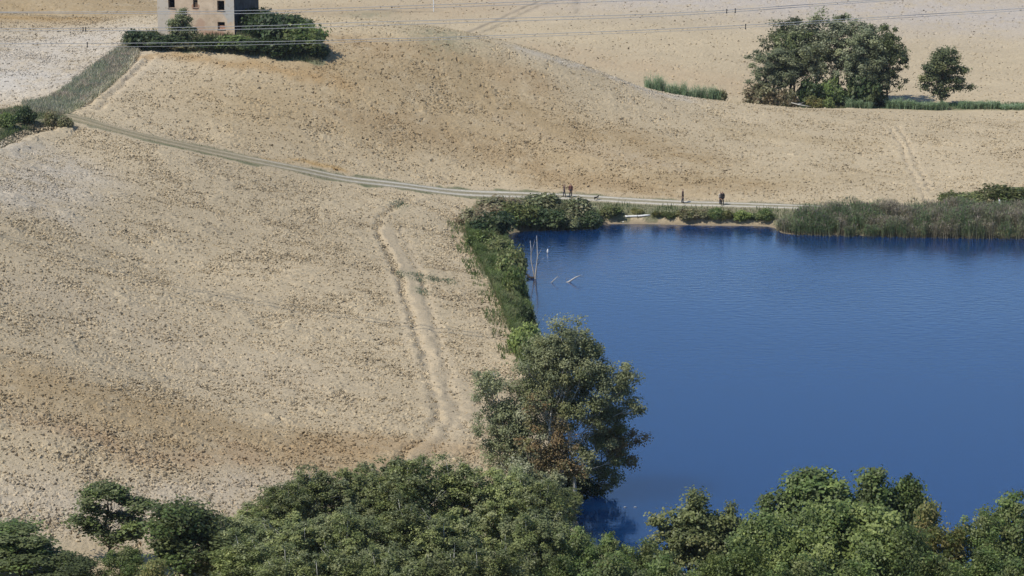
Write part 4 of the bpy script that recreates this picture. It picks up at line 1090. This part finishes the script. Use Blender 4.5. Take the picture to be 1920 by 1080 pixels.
for k, (a, b, t, D, lab) in enumerate([(1210, 1246, 138, 399, 'tall pale green cane clump standing alone left of the ditch bushes'), (1246, 1282, 156, 398.5, 'low cane clump just right of the tall lone one'),
        (1278, 1324, 158, 398, 'green cane clump in the middle of the ditch left of the grove'), (1326, 1350, 162, 397.5, 'small pale cane clump before the brown tuft'),
        (1586, 1616, 186, 396, 'cane clump under the dark right half of the grove'), (1618, 1634, 190, 395.5, 'narrow cane tuft between the right trunks of the grove'),
        (1660, 1716, 184, 397, 'cane clump between the grove and the lone tree'), (1710, 1776, 190, 396.5, 'cane clump at the left foot of the lone tree'),
        (1798, 1874, 190, 398, 'broad cane clump right of the lone tree'), (1874, 1940, 196, 397, 'cane clump at the right picture edge')]):
    cane_clump(a, b, t, D, lab, 540 + k)
shrub('drygrey', 'brown tuft at the right end of the ditch bushes, left of the grove', 1352, 168, 186, 26, 397.5)

# ------------------------------------------------------------------ ruined farmhouse
def house():
    zc, D0 = 0, 343.2
    D0 = 343.2; base_z = zg(x_of(440, D0, 18.5), D0)
    xr = x_of(440, D0, base_z)
    ang = math.radians(-18)                                   # the front looks a little to the left of the camera
    dx, dy = math.cos(ang), math.sin(ang)                     # along the front, left to right
    Wd, Dp, Hh = 11.7, 8.4, 7.3
    e = bpy.data.objects.new('ruined_farmhouse', None); COL.objects.link(e)
    e.location = (xr - dx * Wd, D0 - dy * Wd, base_z - 1.15); e.rotation_euler = (0, 0, ang)
    tag(e, 'ruined two storey farmhouse of peeling pinkish plaster on the hill', 'house')
    m, nt, p = new_mat('peeling_plaster')
    N, L = nt.nodes.new, nt.links.new
    tc = N('ShaderNodeTexCoord'); p.inputs['Roughness'].default_value = .9; p.inputs['Specular IOR Level'].default_value = .15
    def noise(scale, detail=5):
        n = N('ShaderNodeTexNoise'); n.inputs['Scale'].default_value = scale; n.inputs['Detail'].default_value = detail; L(tc.outputs['Object'], n.inputs['Vector']); return n
    def mixc(a, col, fac):
        mx = N('ShaderNodeMix'); mx.data_type = 'RGBA'; L(fac, mx.inputs[0]); L(a, mx.inputs[6]); mx.inputs[7].default_value = (*col, 1); return mx.outputs[2]
    def ramp(sock, lo, hi):
        r = N('ShaderNodeMapRange'); r.inputs['From Min'].default_value = lo; r.inputs['From Max'].default_value = hi; L(sock, r.inputs['Value']); return r.outputs[0]
    r0 = N('ShaderNodeValToRGB'); r0.color_ramp.elements[0].position, r0.color_ramp.elements[1].position = .35, .65
    r0.color_ramp.elements[0].color = (.48, .36, .25, 1); r0.color_ramp.elements[1].color = (.62, .49, .35, 1)
    L(noise(.7).outputs['Fac'], r0.inputs['Fac'])
    sep = N('ShaderNodeSeparateXYZ'); L(tc.outputs['Object'], sep.inputs[0])
    def patch(x, z, rx, rz, grow=1.2):
        """uneven patch of another finish around (x, z) on the front"""
        mp = N('ShaderNodeVectorMath'); mp.operation = 'SUBTRACT'; L(tc.outputs['Object'], mp.inputs[0]); mp.inputs[1].default_value = (x, 0, z)
        ml = N('ShaderNodeVectorMath'); ml.operation = 'MULTIPLY'; L(mp.outputs[0], ml.inputs[0]); ml.inputs[1].default_value = (1 / rx, 0, 1 / rz)
        ln = N('ShaderNodeVectorMath'); ln.operation = 'LENGTH'; L(ml.outputs[0], ln.inputs[0])
        ad = N('ShaderNodeMath'); ad.operation = 'MULTIPLY_ADD'; L(noise(1.6).outputs['Fac'], ad.inputs[0]); ad.inputs[1].default_value = grow; L(ln.outputs['Value'], ad.inputs[2])
        return ramp(ad.outputs[0], 1.0 + grow * .55, .85 + grow * .45)
    c = r0.outputs[0]
    c = mixc(c, (.50, .44, .36), patch(.7, 4.2, 1.3, 4.5)); c = mixc(c, (.46, .43, .38), patch(11.1, 4.6, 1.1, 1.9))
    c = mixc(c, (.48, .33, .23), patch(6.6, 2.3, .8, 1.1, 2.2)); c = mixc(c, (.42, .26, .18), patch(8.8, 1.2, 2.0, .45))
    c = mixc(c, (.42, .24, .15), patch(5.9, 4.9, .7, .5)); c = mixc(c, (.36, .29, .21), ramp(noise(1.9, 8).outputs['Fac'], .56, .74))
    L(c, p.inputs['Base Color'])
    mdark = plain('dark_render', (.045, .055, .065), noise=.4, nscale=1.2)  # dark blue-grey render, right side wall only
    mdim = plain('bare_masonry', (.25, .2, .16), noise=.3, nscale=2)
    mtile = plain('old_clay_tile', (.26, .14, .09), noise=.35, nscale=3)
    mwood = plain('weathered_wood', (.13, .085, .055), noise=.3, nscale=6)
    # front wall, openings left out (x0, x1, z0, z1)
    o_ = .9
    wins = [(1.7, 2.7, 3.72 + o_, 4.95 + o_), (5.5, 6.2, 3.9 + o_, 4.95 + o_), (9.15, 10.25, 3.6 + o_, 4.95 + o_), (9.15, 10.25, 1.0 + o_, 2.0 + o_), (2.1, 3.1, o_ - .2, 2.0 + o_)]
    xs = sorted({0, Wd, *[q for w in wins for q in w[:2]]}); zs = sorted({0, Hh + o_, *[q for w in wins for q in w[2:]]})
    f = MB(); T = .5
    for i in range(len(xs) - 1):
        for j in range(len(zs) - 1):
            cx, cz = (xs[i] + xs[i + 1]) / 2, (zs[j] + zs[j + 1]) / 2
            if any(w[0] < cx < w[1] and w[2] < cz < w[3] for w in wins): continue
            f.add([(xs[i], 0, zs[j]), (xs[i + 1], 0, zs[j]), (xs[i + 1], 0, zs[j + 1]), (xs[i], 0, zs[j + 1])], [(0, 1, 2, 3)])
    for (a, b, c0, d) in wins:
        f.add([(a, 0, c0), (b, 0, c0), (b, T, c0), (a, T, c0)], [(0, 1, 2, 3)]); f.add([(a, 0, d), (a, T, d), (b, T, d), (b, 0, d)], [(0, 1, 2, 3)])
        f.add([(a, 0, c0), (a, T, c0), (a, T, d), (a, 0, d)], [(0, 1, 2, 3)]); f.add([(b, 0, c0), (b, 0, d), (b, T, d), (b, T, c0)], [(0, 1, 2, 3)])
    o = f.obj('front_wall', m, e)
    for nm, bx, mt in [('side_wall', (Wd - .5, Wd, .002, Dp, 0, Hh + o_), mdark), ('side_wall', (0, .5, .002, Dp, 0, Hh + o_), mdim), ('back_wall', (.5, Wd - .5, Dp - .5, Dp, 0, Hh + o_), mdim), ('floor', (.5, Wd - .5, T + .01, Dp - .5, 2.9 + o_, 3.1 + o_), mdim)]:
        b = MB(); b.box(*bx); b.obj(nm, mt, e)
    # window leftovers
    for k, (a, b, c0, d) in enumerate(wins[:4]):
        b_ = MB(); b_.box(a - .08, b + .08, -.09, .12, c0 - .10, c0 - .002); b_.obj('window_sill', mdim, e)
        fr = MB(); t = .07
        fr.box(a, a + t, .22, .30, c0, d); fr.box(b - t, b, .22, .30, c0, d); fr.box(a + t, b - t, .22, .30, d - t, d)
        fr.obj('window_frame', mwood, e)
    b_ = MB(); b_.box(5.63, 6.13, .26, .34, 3.9 + o_, 4.52 + o_); b_.add([(5.6, .2, 4.6 + o_), (6.1, .2, 4.42 + o_), (6.12, .24, 4.5 + o_), (5.62, .24, 4.7 + o_)], [(0, 1, 2, 3)]); b_.obj('broken_shutter', mwood, e)
    b_ = MB(); b_.box(9.2, 10.15, .28, .36, 1.0 + o_, 1.5 + o_); b_.obj('brick_infill', plain('brick_infill', (.34, .19, .13), noise=.3, nscale=6), e)
    rf = MB(); top = Hh + o_; ov = .45; ridge = top + 1.9
    q = [(-ov, -ov, top - .12), (Wd + ov, -ov, top - .12), (Wd + ov, Dp + ov, top - .12), (-ov, Dp + ov, top - .12), (3.5, Dp / 2, ridge), (Wd - 3.5, Dp / 2, ridge)]
    rf.add(q + [(a, b, c - .18) for a, b, c in q], [(0, 1, 5, 4), (1, 2, 5), (2, 3, 4, 5), (3, 0, 4), (7, 6, 10, 11), (8, 7, 11), (9, 8, 11, 10), (6, 9, 10), (0, 6, 7, 1), (1, 7, 8, 2), (2, 8, 9, 3), (3, 9, 6, 0)])
    rf.obj('roof', mtile, e)
house()

# ------------------------------------------------------------------ people on the track
def skin_mesh(nodes, edges, root, levels=1):
    """nodes: name -> (xyz, radius); one continuous surface grown round the skeleton"""
    names = list(nodes); ix = {n: i for i, n in enumerate(names)}
    me = bpy.data.meshes.new('skin'); me.from_pydata([nodes[n][0] for n in names], [(ix[a], ix[b]) for a, b in edges], [])
    o = bpy.data.objects.new('skin', me); COL.objects.link(o)
    md = o.modifiers.new('s', 'SKIN'); md.use_smooth_shade = True
    sv = me.skin_vertices[0].data
    for i, n in enumerate(names):
        r = nodes[n][1]; sv[i].radius = r if isinstance(r, tuple) else (r, r); sv[i].use_root = (n == root)
    sb = o.modifiers.new('b', 'SUBSURF'); sb.levels = sb.render_levels = levels
    dg = bpy.context.evaluated_depsgraph_get()
    out = bpy.data.meshes.new_from_object(o.evaluated_get(dg))
    bpy.data.objects.remove(o); bpy.data.meshes.remove(me)
    return out

M_SKIN = plain('skin', (.42, .26, .18), rough=.6)
M_HAIR = plain('dark_hair', (.03, .022, .018), rough=.6)
M_SHOE = plain('dark_shoe', (.03, .028, .026), rough=.6)

def person(px, D, label, top_col, leg_col, height=1.74, face=0.0, stride=0.0, bend=0.0, hair=None, arm=0.0, group='walkers on the farm track', side=0.0):
    x = x_of(px, D, 2.0) ; g = zg(x, D)
    n = {}
    def put(k, v, r): n[k] = (v, r)
    b = bend
    up = lambda z, f=0.0: (0, f + b * max(z - .95, 0), z)
    put('pelvis', up(.96), (.15, .11)); put('waist', up(1.10), (.135, .10)); put('chest', up(1.30), (.165, .115)); put('collar', up(1.44), (.11, .085))
    put('neck', up(1.52, .01), .052); put('jaw', up(1.585, .03), (.062, .075)); put('skull', up(1.66, .015), (.078, .094)); put('crown', up(1.735, .0), (.055, .065))
    put('nose', up(1.625, .115), .014)
    E = [('pelvis', 'waist'), ('waist', 'chest'), ('chest', 'collar'), ('collar', 'neck'), ('neck', 'jaw'), ('jaw', 'skull'), ('skull', 'crown'), ('skull', 'nose')]
    for s, q in ((-1, 'l'), (1, 'r')):
        st = stride * s
        put('hip' + q, (s * .095, 0, .90), .098); put('knee' + q, (s * .105, st * .45 + .02, .50), .062); put('calf' + q, (s * .105, st * .6 - .02, .34), .056); put('ankle' + q, (s * .105, st * .85 - .03, .085), .042)
        put('heel' + q, (s * .105, st * .85 - .07, .04), .035); put('toe' + q, (s * .115, st * .85 + .16, .03), .030)
        E += [('pelvis', 'hip' + q), ('hip' + q, 'knee' + q), ('knee' + q, 'calf' + q), ('calf' + q, 'ankle' + q), ('ankle' + q, 'heel' + q), ('ankle' + q, 'toe' + q)]
        sw = -st * .5 + arm * (s > 0)
        sh, el, wr = up(1.41), up(1.13), up(.89)
        put('shoulder' + q, (s * .19, sh[1], 1.41), .062); put('elbow' + q, (s * .235, el[1] + sw * .4 - .02, 1.13), .044); put('wrist' + q, (s * .235, wr[1] + sw + .05, .89), .029)
        put('palm' + q, (s * .235, wr[1] + sw + .075, .815), (.018, .036))
        E += [('collar', 'shoulder' + q), ('shoulder' + q, 'elbow' + q), ('elbow' + q, 'wrist' + q), ('wrist' + q, 'palm' + q)]
        for k, (off, ln) in enumerate([(-.030, .070), (-.010, .082), (.010, .078), (.028, .060)]):
            put(f'f{k}a{q}', (s * .235, wr[1] + sw + .078 - off, .775), .009); put(f'f{k}b{q}', (s * .225, wr[1] + sw + .085 - off, .775 - ln * .6), .008); put(f'f{k}c{q}', (s * .208, wr[1] + sw + .085 - off, .775 - ln), .0065)
            E += [('palm' + q, f'f{k}a{q}'), (f'f{k}a{q}', f'f{k}b{q}'), (f'f{k}b{q}', f'f{k}c{q}')]
        put('tha' + q, (s * .215, wr[1] + sw + .125, .82), .010); put('thb' + q, (s * .205, wr[1] + sw + .14, .775), .008)
        E += [('palm' + q, 'tha' + q), ('tha' + q, 'thb' + q)]
        put('ear' + q, (s * .085, up(1.64)[1] + .005, 1.64), .014); E += [('skull', 'ear' + q)]
    me = skin_mesh(n, E, 'pelvis')
    me.materials.clear(); me.materials.append(M_SKIN)
    body = link('person', me)
    sc = height / 1.78
    body.location = (x, D, g + .02 + .09); body.scale = (sc,) * 3; body.rotation_euler = (0, 0, face)
    tag(body, label, 'person', group)
    # clothes and hair: shells over the body
    co = np.empty(len(me.vertices) * 3); me.vertices.foreach_get('co', co); co = co.reshape(-1, 3)
    no = np.empty(len(me.vertices) * 3); me.vertices.foreach_get('normal', no); no = no.reshape(-1, 3)
    keys = list(n); K = np.array([n[k][0] for k in keys])
    near = ((co[:, None, :] - K[None]) ** 2).sum(-1).argmin(1); near = np.array(keys)[near]
    def kind(k):
        if k[:3] in ('pel', 'hip', 'kne', 'cal'): return 'trousers'
        if k[:3] in ('wai', 'che', 'col', 'sho', 'elb'): return 'jacket'
        if k[:3] in ('ank', 'hee', 'toe'): return 'shoes'
        if k == 'crown': return 'hair'
        if k == 'skull': return 'head'
        return 'skin'
    kv = np.array([kind(k) for k in near])
    back = (kv == 'head') & (no[:, 1] < .1); kv[back] = 'hair'
    wrist = np.array([k.startswith('wrist') for k in near]) & (co[:, 2] > .93); kv[wrist] = 'jacket'
    M = {'trousers': plain('trousers', leg_col, rough=.85, noise=.2, nscale=8), 'jacket': plain('top', top_col, rough=.85, noise=.2, nscale=8), 'shoes': M_SHOE, 'hair': hair or M_HAIR}
    pol = [tuple(p.vertices) for p in me.polygons]
    for part, push in (('trousers', .018), ('jacket', .024), ('shoes', .012), ('hair', .018)):
        fs = [p for p in pol if sum(kv[i] == part for i in p) >= 2 + (part == 'hair')]
        if not fs: continue
        used = sorted({i for p in fs for i in p}); mp = {v_: i for i, v_ in enumerate(used)}
        mm = bpy.data.meshes.new(part); mm.from_pydata([tuple(co[i] + no[i] * push) for i in used], [], [tuple(mp[i] for i in p) for p in fs]); mm.update()
        mm.polygons.foreach_set('use_smooth', [True] * len(mm.polygons)); mm.materials.append(M[part])
        link(part, mm, body)
    hd = up(1.645, .098)
    for s in (-1, 1):
        ey = MB(); ey.box(s * .032 - .012, s * .032 + .012, hd[1] - .012, hd[1] + .004, 1.637, 1.653); ey.obj('eye', M_HAIR, body)
    mo = MB(); hd = up(1.585, .10); mo.box(-.025, .025, hd[1] - .012, hd[1] + .004, 1.58, 1.588); mo.obj('mouth', plain('lips', (.30, .12, .10)), body)
    return body

PI = math.pi
def D_at(px, py): return cast(px, py)[1]
person(1058, D_at(1058, 372), 'person in dark clothes on the track, left one of the left pair', (.11, .075, .07), (.06, .065, .085), 1.66, face=PI / 2 + .3, stride=.16)
person(1070, D_at(1070, 372), 'taller person in reddish brown top and dark trousers, right one of the left pair', (.15, .07, .06), (.05, .046, .05), 1.82, face=PI - .2, stride=.05)
person(1280, D_at(1280, 383), 'lone person in a dark top walking in the middle of the track', (.09, .06, .05), (.05, .052, .065), 1.82, face=-PI / 2, stride=.10, arm=-.05)
person(1354.5, D_at(1354, 387.5), 'taller person in dark clothes, right one of the right pair', (.035, .028, .028), (.022, .022, .028), 1.80, face=PI - .2, stride=.04)
person(1350.5, D_at(1351, 387) + .5, 'shorter dark haired person in a pale top beside the taller dark one', (.50, .44, .37), (.06, .065, .08), 1.58, face=PI + .5, stride=.03)
person(1875, 305.5, 'person in a white and blue top half hidden behind the reeds', (.62, .63, .62), (.07, .08, .11), 1.70, face=PI / 2, bend=.25, group=None)

# ---- small dog by the track
def dog():
    px, py = 1118, 376.5; x, D, g = cast(px, py)
    n = {'rump': ((-.22, 0, .36), (.085, .10)), 'loin': ((-.05, 0, .36), (.085, .10)), 'chest': ((.16, 0, .355), (.10, .125)), 'neck': ((.27, 0, .46), .065), 'head': ((.34, 0, .53), .066), 'muzzle': ((.45, 0, .50), .032),
         'tail1': ((-.33, 0, .42), .022), 'tail2': ((-.42, 0, .52), .012)}
    E = [('rump', 'loin'), ('loin', 'chest'), ('chest', 'neck'), ('neck', 'head'), ('head', 'muzzle'), ('rump', 'tail1'), ('tail1', 'tail2')]
    for s, q in ((-1, 'l'), (1, 'r')):
        n.update({'el' + q: ((.17, s * .075, .24), .036), 'wr' + q: ((.18, s * .075, .12), .022), 'fp' + q: ((.20, s * .075, .02), .025),
                  'kn' + q: ((-.18, s * .08, .24), .05), 'hk' + q: ((-.31, s * .08, .14), .022), 'hp' + q: ((-.27, s * .08, .02), .025), 'ea' + q: ((.31, s * .06, .61), .018)})
        E += [('chest', 'el' + q), ('el' + q, 'wr' + q), ('wr' + q, 'fp' + q), ('rump', 'kn' + q), ('kn' + q, 'hk' + q), ('hk' + q, 'hp' + q), ('head', 'ea' + q)]
    me = skin_mesh(n, E, 'loin'); me.materials.clear()
    me.materials.append(plain('black_fur', (.025, .024, .02), rough=.8)); me.materials.append(plain('white_fur', (.62, .60, .54), rough=.8))
    for p in me.polygons:
        c = p.center
        if c.z < .10 or (c.x > .36 and c.z > .5) or (.10 < c.x < .25 and c.z < .33 and c.z > .2) or c.x < -.36: p.material_index = 1
    o = link('dog', me); o.location = (x, D, g + .1); o.rotation_euler = (0, 0, .5)
    tag(o, 'small black and white dog on the grass edge of the track', 'dog')
dog()

# ------------------------------------------------------------------ dead wood in and by the water
def snag():
    x0, y0 = on_water(1000, 523); k = m_px(y0, 1)
    P = lambda px, py, dy=0.0: ((px - 1000) / k, dy, (523 - py) / k / .975)
    e = bpy.data.objects.new('bare_snag', None); COL.objects.link(e); e.location = (x0, y0, 0)
    tag(e, 'bleached dead tree with bare upright stems standing in the water', 'dead tree')
    t = MB(); t.tube([P(1003, 540), P(1004, 520), P(1006, 500), P(1008, 480), P(1007, 460), P(1006, 442)], [.13, .12, .09, .065, .045, .02], 7); t.obj('trunk', M_DEADWOOD, e, True)
    b = MB(); b.tube([P(1003, 528), P(1000, 508, .1), P(996, 490, .15), P(996, 470, .1), P(994, 452, .1)], [.11, .085, .06, .045, .018], 6); b.obj('stem', M_DEADWOOD, e, True)
    b = MB(); b.tube([P(997, 476, .1), P(1000, 462, -.1), P(1003, 449, -.1)], [.03, .022, .01], 5); b.obj('branch', M_DEADWOOD, e, True)
    b = MB(); b.tube([P(1008, 496), P(1014, 488, .2), P(1022, 484, .3)], [.035, .025, .01], 5); b.tube([P(1014, 488, .2), P(1017, 484, .1)], [.02, .008], 5); b.obj('branch', M_DEADWOOD, e, True)
    b = MB(); b.tube([P(1008, 480), P(1013, 471, -.2), P(1015, 465, -.2)], [.03, .02, .008], 5); b.obj('branch', M_DEADWOOD, e, True)
    b = MB(); b.tube([P(1002, 521), P(994, 521, .3), P(986, 516, .8), P(976, 510, 1.2)], [.12, .12, .10, .07], 7); b.obj('fallen_stem', M_DARKBARK, e, True)
    b = MB(); b.tube([P(992, 521, .3), P(984, 526, .3), P(977, 530, .3)], [.10, .09, .05], 6); b.tube([P(986, 516, .8), P(985, 506, .7), P(982, 498, .7)], [.04, .03, .012], 5); b.obj('fallen_stem', M_DARKBARK, e, True)
snag()
def branch_in_water(px, py, pts, label, rads):
    x0, y0 = on_water(px, py); k = m_px(y0, 0)
    mb = MB()
    for line, rr in zip(pts, rads):
        mb.tube([((a - px) / k, c, (py - b) / k + .02) for a, b, c in line], rr, 6)
    o = mb.obj('dead_branch', M_DEADWOOD, None, True); o.location = (x0, y0, 0); tag(o, label, 'branch', 'dead branches sticking out of the pond')
branch_in_water(1034, 530, [[(1031, 533, 0), (1038, 526, 0), (1044, 520, 0), (1047, 514, 0)], [(1044, 520, 0), (1050, 519, 0)]], 'thin dead branch in the water nearer the bare snag', [[.06, .05, .035, .012], [.02, .008]])
branch_in_water(1066, 529, [[(1060, 532, 0), (1068, 528, 0), (1078, 521, 0), (1084, 518, 0), (1092, 515, 0)], [(1082, 519, 0), (1096, 520, .2)], [(1063, 530, 0), (1062, 524, .1), (1070, 523, .2)]], 'thick forked dead branch in the water, farther from the snag', [[.12, .11, .08, .05, .015], [.04, .012], [.04, .03, .01]])
def white_log():
    D = 299.5
    a = cast(1172, 416); b = cast(1219, 407)
    mb = MB(); A, B = Vector((a[0], a[1], a[2] + .12)), Vector((b[0], b[1], b[2] + .12))
    mb.tube([Vector(((A + (B - A) * t).x, (A + (B - A) * t).y, max((A + (B - A) * t).z, zg((A + (B - A) * t).x, (A + (B - A) * t).y) + .10))) for t in np.linspace(0, 1, 7)], [.13, .125, .12, .115, .11, .10, .09], 8)
    k = Vector((x_of(1165, a[1] - .9, 0), a[1] - .9, -.1)); mb.tube([A, (A + k) / 2 + Vector((0, 0, .08)), k], [.12, .10, .06], 7)
    mb.tube([A + (B - A) * .02, A + Vector((.25, -.3, -.38))], [.07, .05], 6)
    o = mb.obj('white_log', M_WHITE, None, True); tag(o, 'white bleached log lying across the beach with its bent end in the water', 'log')
white_log()
M_SCRAP = plain('pale_driftwood', (.34, .37, .40))
x0, y0 = on_water(1027, 474.5)
mb = MB(); mb.tube([(0, 0, -.1), (0, 0, .05), (0, 0, .2), (0, 0, .42), (0, 0, .5)], [.03, .09, .12, .07, .02], 8)
o = mb.obj('white_float', M_WHITE, None, True); o.location = (x0, y0, 0); tag(o, 'small white float on the water right of the bare snag', 'float')
for px, py, lab in [(1172, 951.5, 'pale scrap floating by the poplar shadow, left of two'), (1191, 951.5, 'pale scrap floating by the poplar shadow, right of two')]:
    x0, y0 = on_water(px, py); mb = MB()
    mb.tube([(-.12, 0, .0), (-.05, .02, .03), (.06, 0, .03), (.12, -.02, .0)], [.01, .045, .04, .01], 7)
    o = mb.obj('floating_scrap', M_SCRAP, None, True); o.location = (x0, y0, 0); tag(o, lab, 'scrap', 'pale scraps floating near the poplar')
# fallen pale trunk at the grove's foot
D = 395.0; gx0, gx1 = x_of(1484, D, 1), x_of(1524, D, 1)
mb = MB(); mb.tube([(gx0, D + .6, zg(gx0, D + .6) + .9), (gx0 + 1.2, D + .2, zg(gx0 + 1, D) + .55), (gx1, D - .3, zg(gx1, D - .3) + .22)], [.09, .08, .05], 7)
mb.tube([(gx0 + 1, D + .2, zg(gx0 + 1, D) + .6), (gx0 + 2.2, D + .8, zg(gx0 + 2, D) + .9)], [.07, .02], 5)
tag(mb.obj('fallen_trunk', M_PALEBARK, None, True), 'pale fallen trunk at the foot of the grove', 'log')
# slim white pole standing in the far field
cx, cy, cz = cast(813, 21.5, d0=400)
mb = MB(); mb.tube([(0, 0, -.3), (0, 0, 1.6), (0, 0, 3.2)], [.10, .10, .09], 8); mb.box(-.12, .12, -.12, .12, -.3, .06)
o = mb.obj('white_pole', M_WHITE, None); o.location = (cx, cy, cz); tag(o, 'slim white pole standing in the far field right of the farmhouse', 'pole')

# ------------------------------------------------------------------ power line crossing the view in front of the farmhouse
def wire(pts, D, label, dampers=(), r=.026):
    pts = [(-700, pts[0][1] + (pts[0][1] - pts[1][1]) / (pts[0][0] - pts[1][0]) * (-700 - pts[0][0]))] + pts
    last, prev = pts[-1], pts[-2]
    pts.append((2600, last[1] + (last[1] - prev[1]) / (last[0] - prev[0]) * (2600 - last[0])))
    P = [Vector(place(a, b, D)) for a, b in pts]
    out = []
    for i in range(len(P) - 1):
        p0, p1, p2, p3 = P[max(i - 1, 0)], P[i], P[i + 1], P[min(i + 2, len(P) - 1)]
        for t in np.linspace(0, 1, 8, endpoint=False):
            out.append(.5 * (2 * p1 + (p2 - p0) * t + (2 * p0 - 5 * p1 + 4 * p2 - p3) * t * t + (3 * p1 - p0 - 3 * p2 + p3) * t ** 3))
    out.append(P[-1])
    mb = MB(); mb.tube(out, r, 6)
    o = mb.obj('power_line', M_WIRE, None, True); tag(o, label, 'cable', 'cables of the power line')
    xs = [q.x for q in out]; zs = [q.z for q in out]
    for px, drop in dampers:
        xx = x_of(px, D, z_of(50, D)); zz = float(np.interp(xx, xs, zs))
        b = MB(); b.box(xx - .035, xx + .035, D - .04, D + .04, zz - drop, zz + .04); b.box(xx - .06, xx + .06, D - .06, D + .06, zz - drop - .08, zz - drop); b.box(xx - .05, xx + .05, D - .05, D + .05, zz + .04, zz + .10)
        b.obj('spacer', M_DAMPER, o)
PLD = 222.0
wire([(0, 22.5), (300, 22), (480, 19.5), (640, 15), (960, 4)], PLD, 'highest power cable, crossing the farmhouse front below its upper windows')
wire([(0, 24), (320, 26), (480, 25), (640, 20), (960, 9)], PLD + 1.5, 'second power cable from the top, over the farmhouse wall')
wire([(0, 54), (300, 52), (500, 48), (640, 43), (960, 34), (1280, 23.5), (1640, 0)], PLD + .5, 'upper cable of the middle pair carrying the spacers', dampers=[(155.5, .20), (160.5, .22), (1362, .22), (1378, .22)])
wire([(0, 58), (300, 57), (500, 54), (640, 49.5), (960, 39.5), (1280, 28), (1680, 0)], PLD + 2, 'lower cable of the middle pair, below the spacers')
wire([(0, 82), (300, 80.5), (560, 77), (700, 73), (850, 69.5), (1280, 53), (1600, 35), (1920, 15.5)], PLD + 1, 'upper cable of the lowest pair, crossing the grove', dampers=[(162.5, .30), (1398, .30)])
wire([(0, 88), (300, 87), (560, 82), (700, 77.5), (850, 73.5), (1280, 57.5), (1600, 39), (1920, 19.5)], PLD + 2.5, 'lowest power cable, over the farmhouse bushes', r=.018)

# ------------------------------------------------------------------ air: thin haze over the whole place
def haze():
    m = bpy.data.materials.new('thin_haze'); m.use_nodes = True; nt = m.node_tree
    nt.nodes.remove(nt.nodes['Principled BSDF'])
    v = nt.nodes.new('ShaderNodeVolumePrincipled'); v.inputs['Color'].default_value = (.86, .91, 1, 1); v.inputs['Density'].default_value = 0.00007; v.inputs['Anisotropy'].default_value = 0.2
    nt.links.new(v.outputs[0], nt.nodes['Material Output'].inputs['Volume'])
    zmin, zmax = float(GZ.min()) - 1, max(float(GZ.max()), CAM_H) + 4
    mb = MB(); mb.box(float(GX.min()) - 30, float(GX.max()) + 30, float(GY.min()) - 30, float(GY.max()) + 30, zmin, zmax)
    tag(mb.obj('haze', m), 'thin pale summer haze over the fields', kind='stuff')
haze()
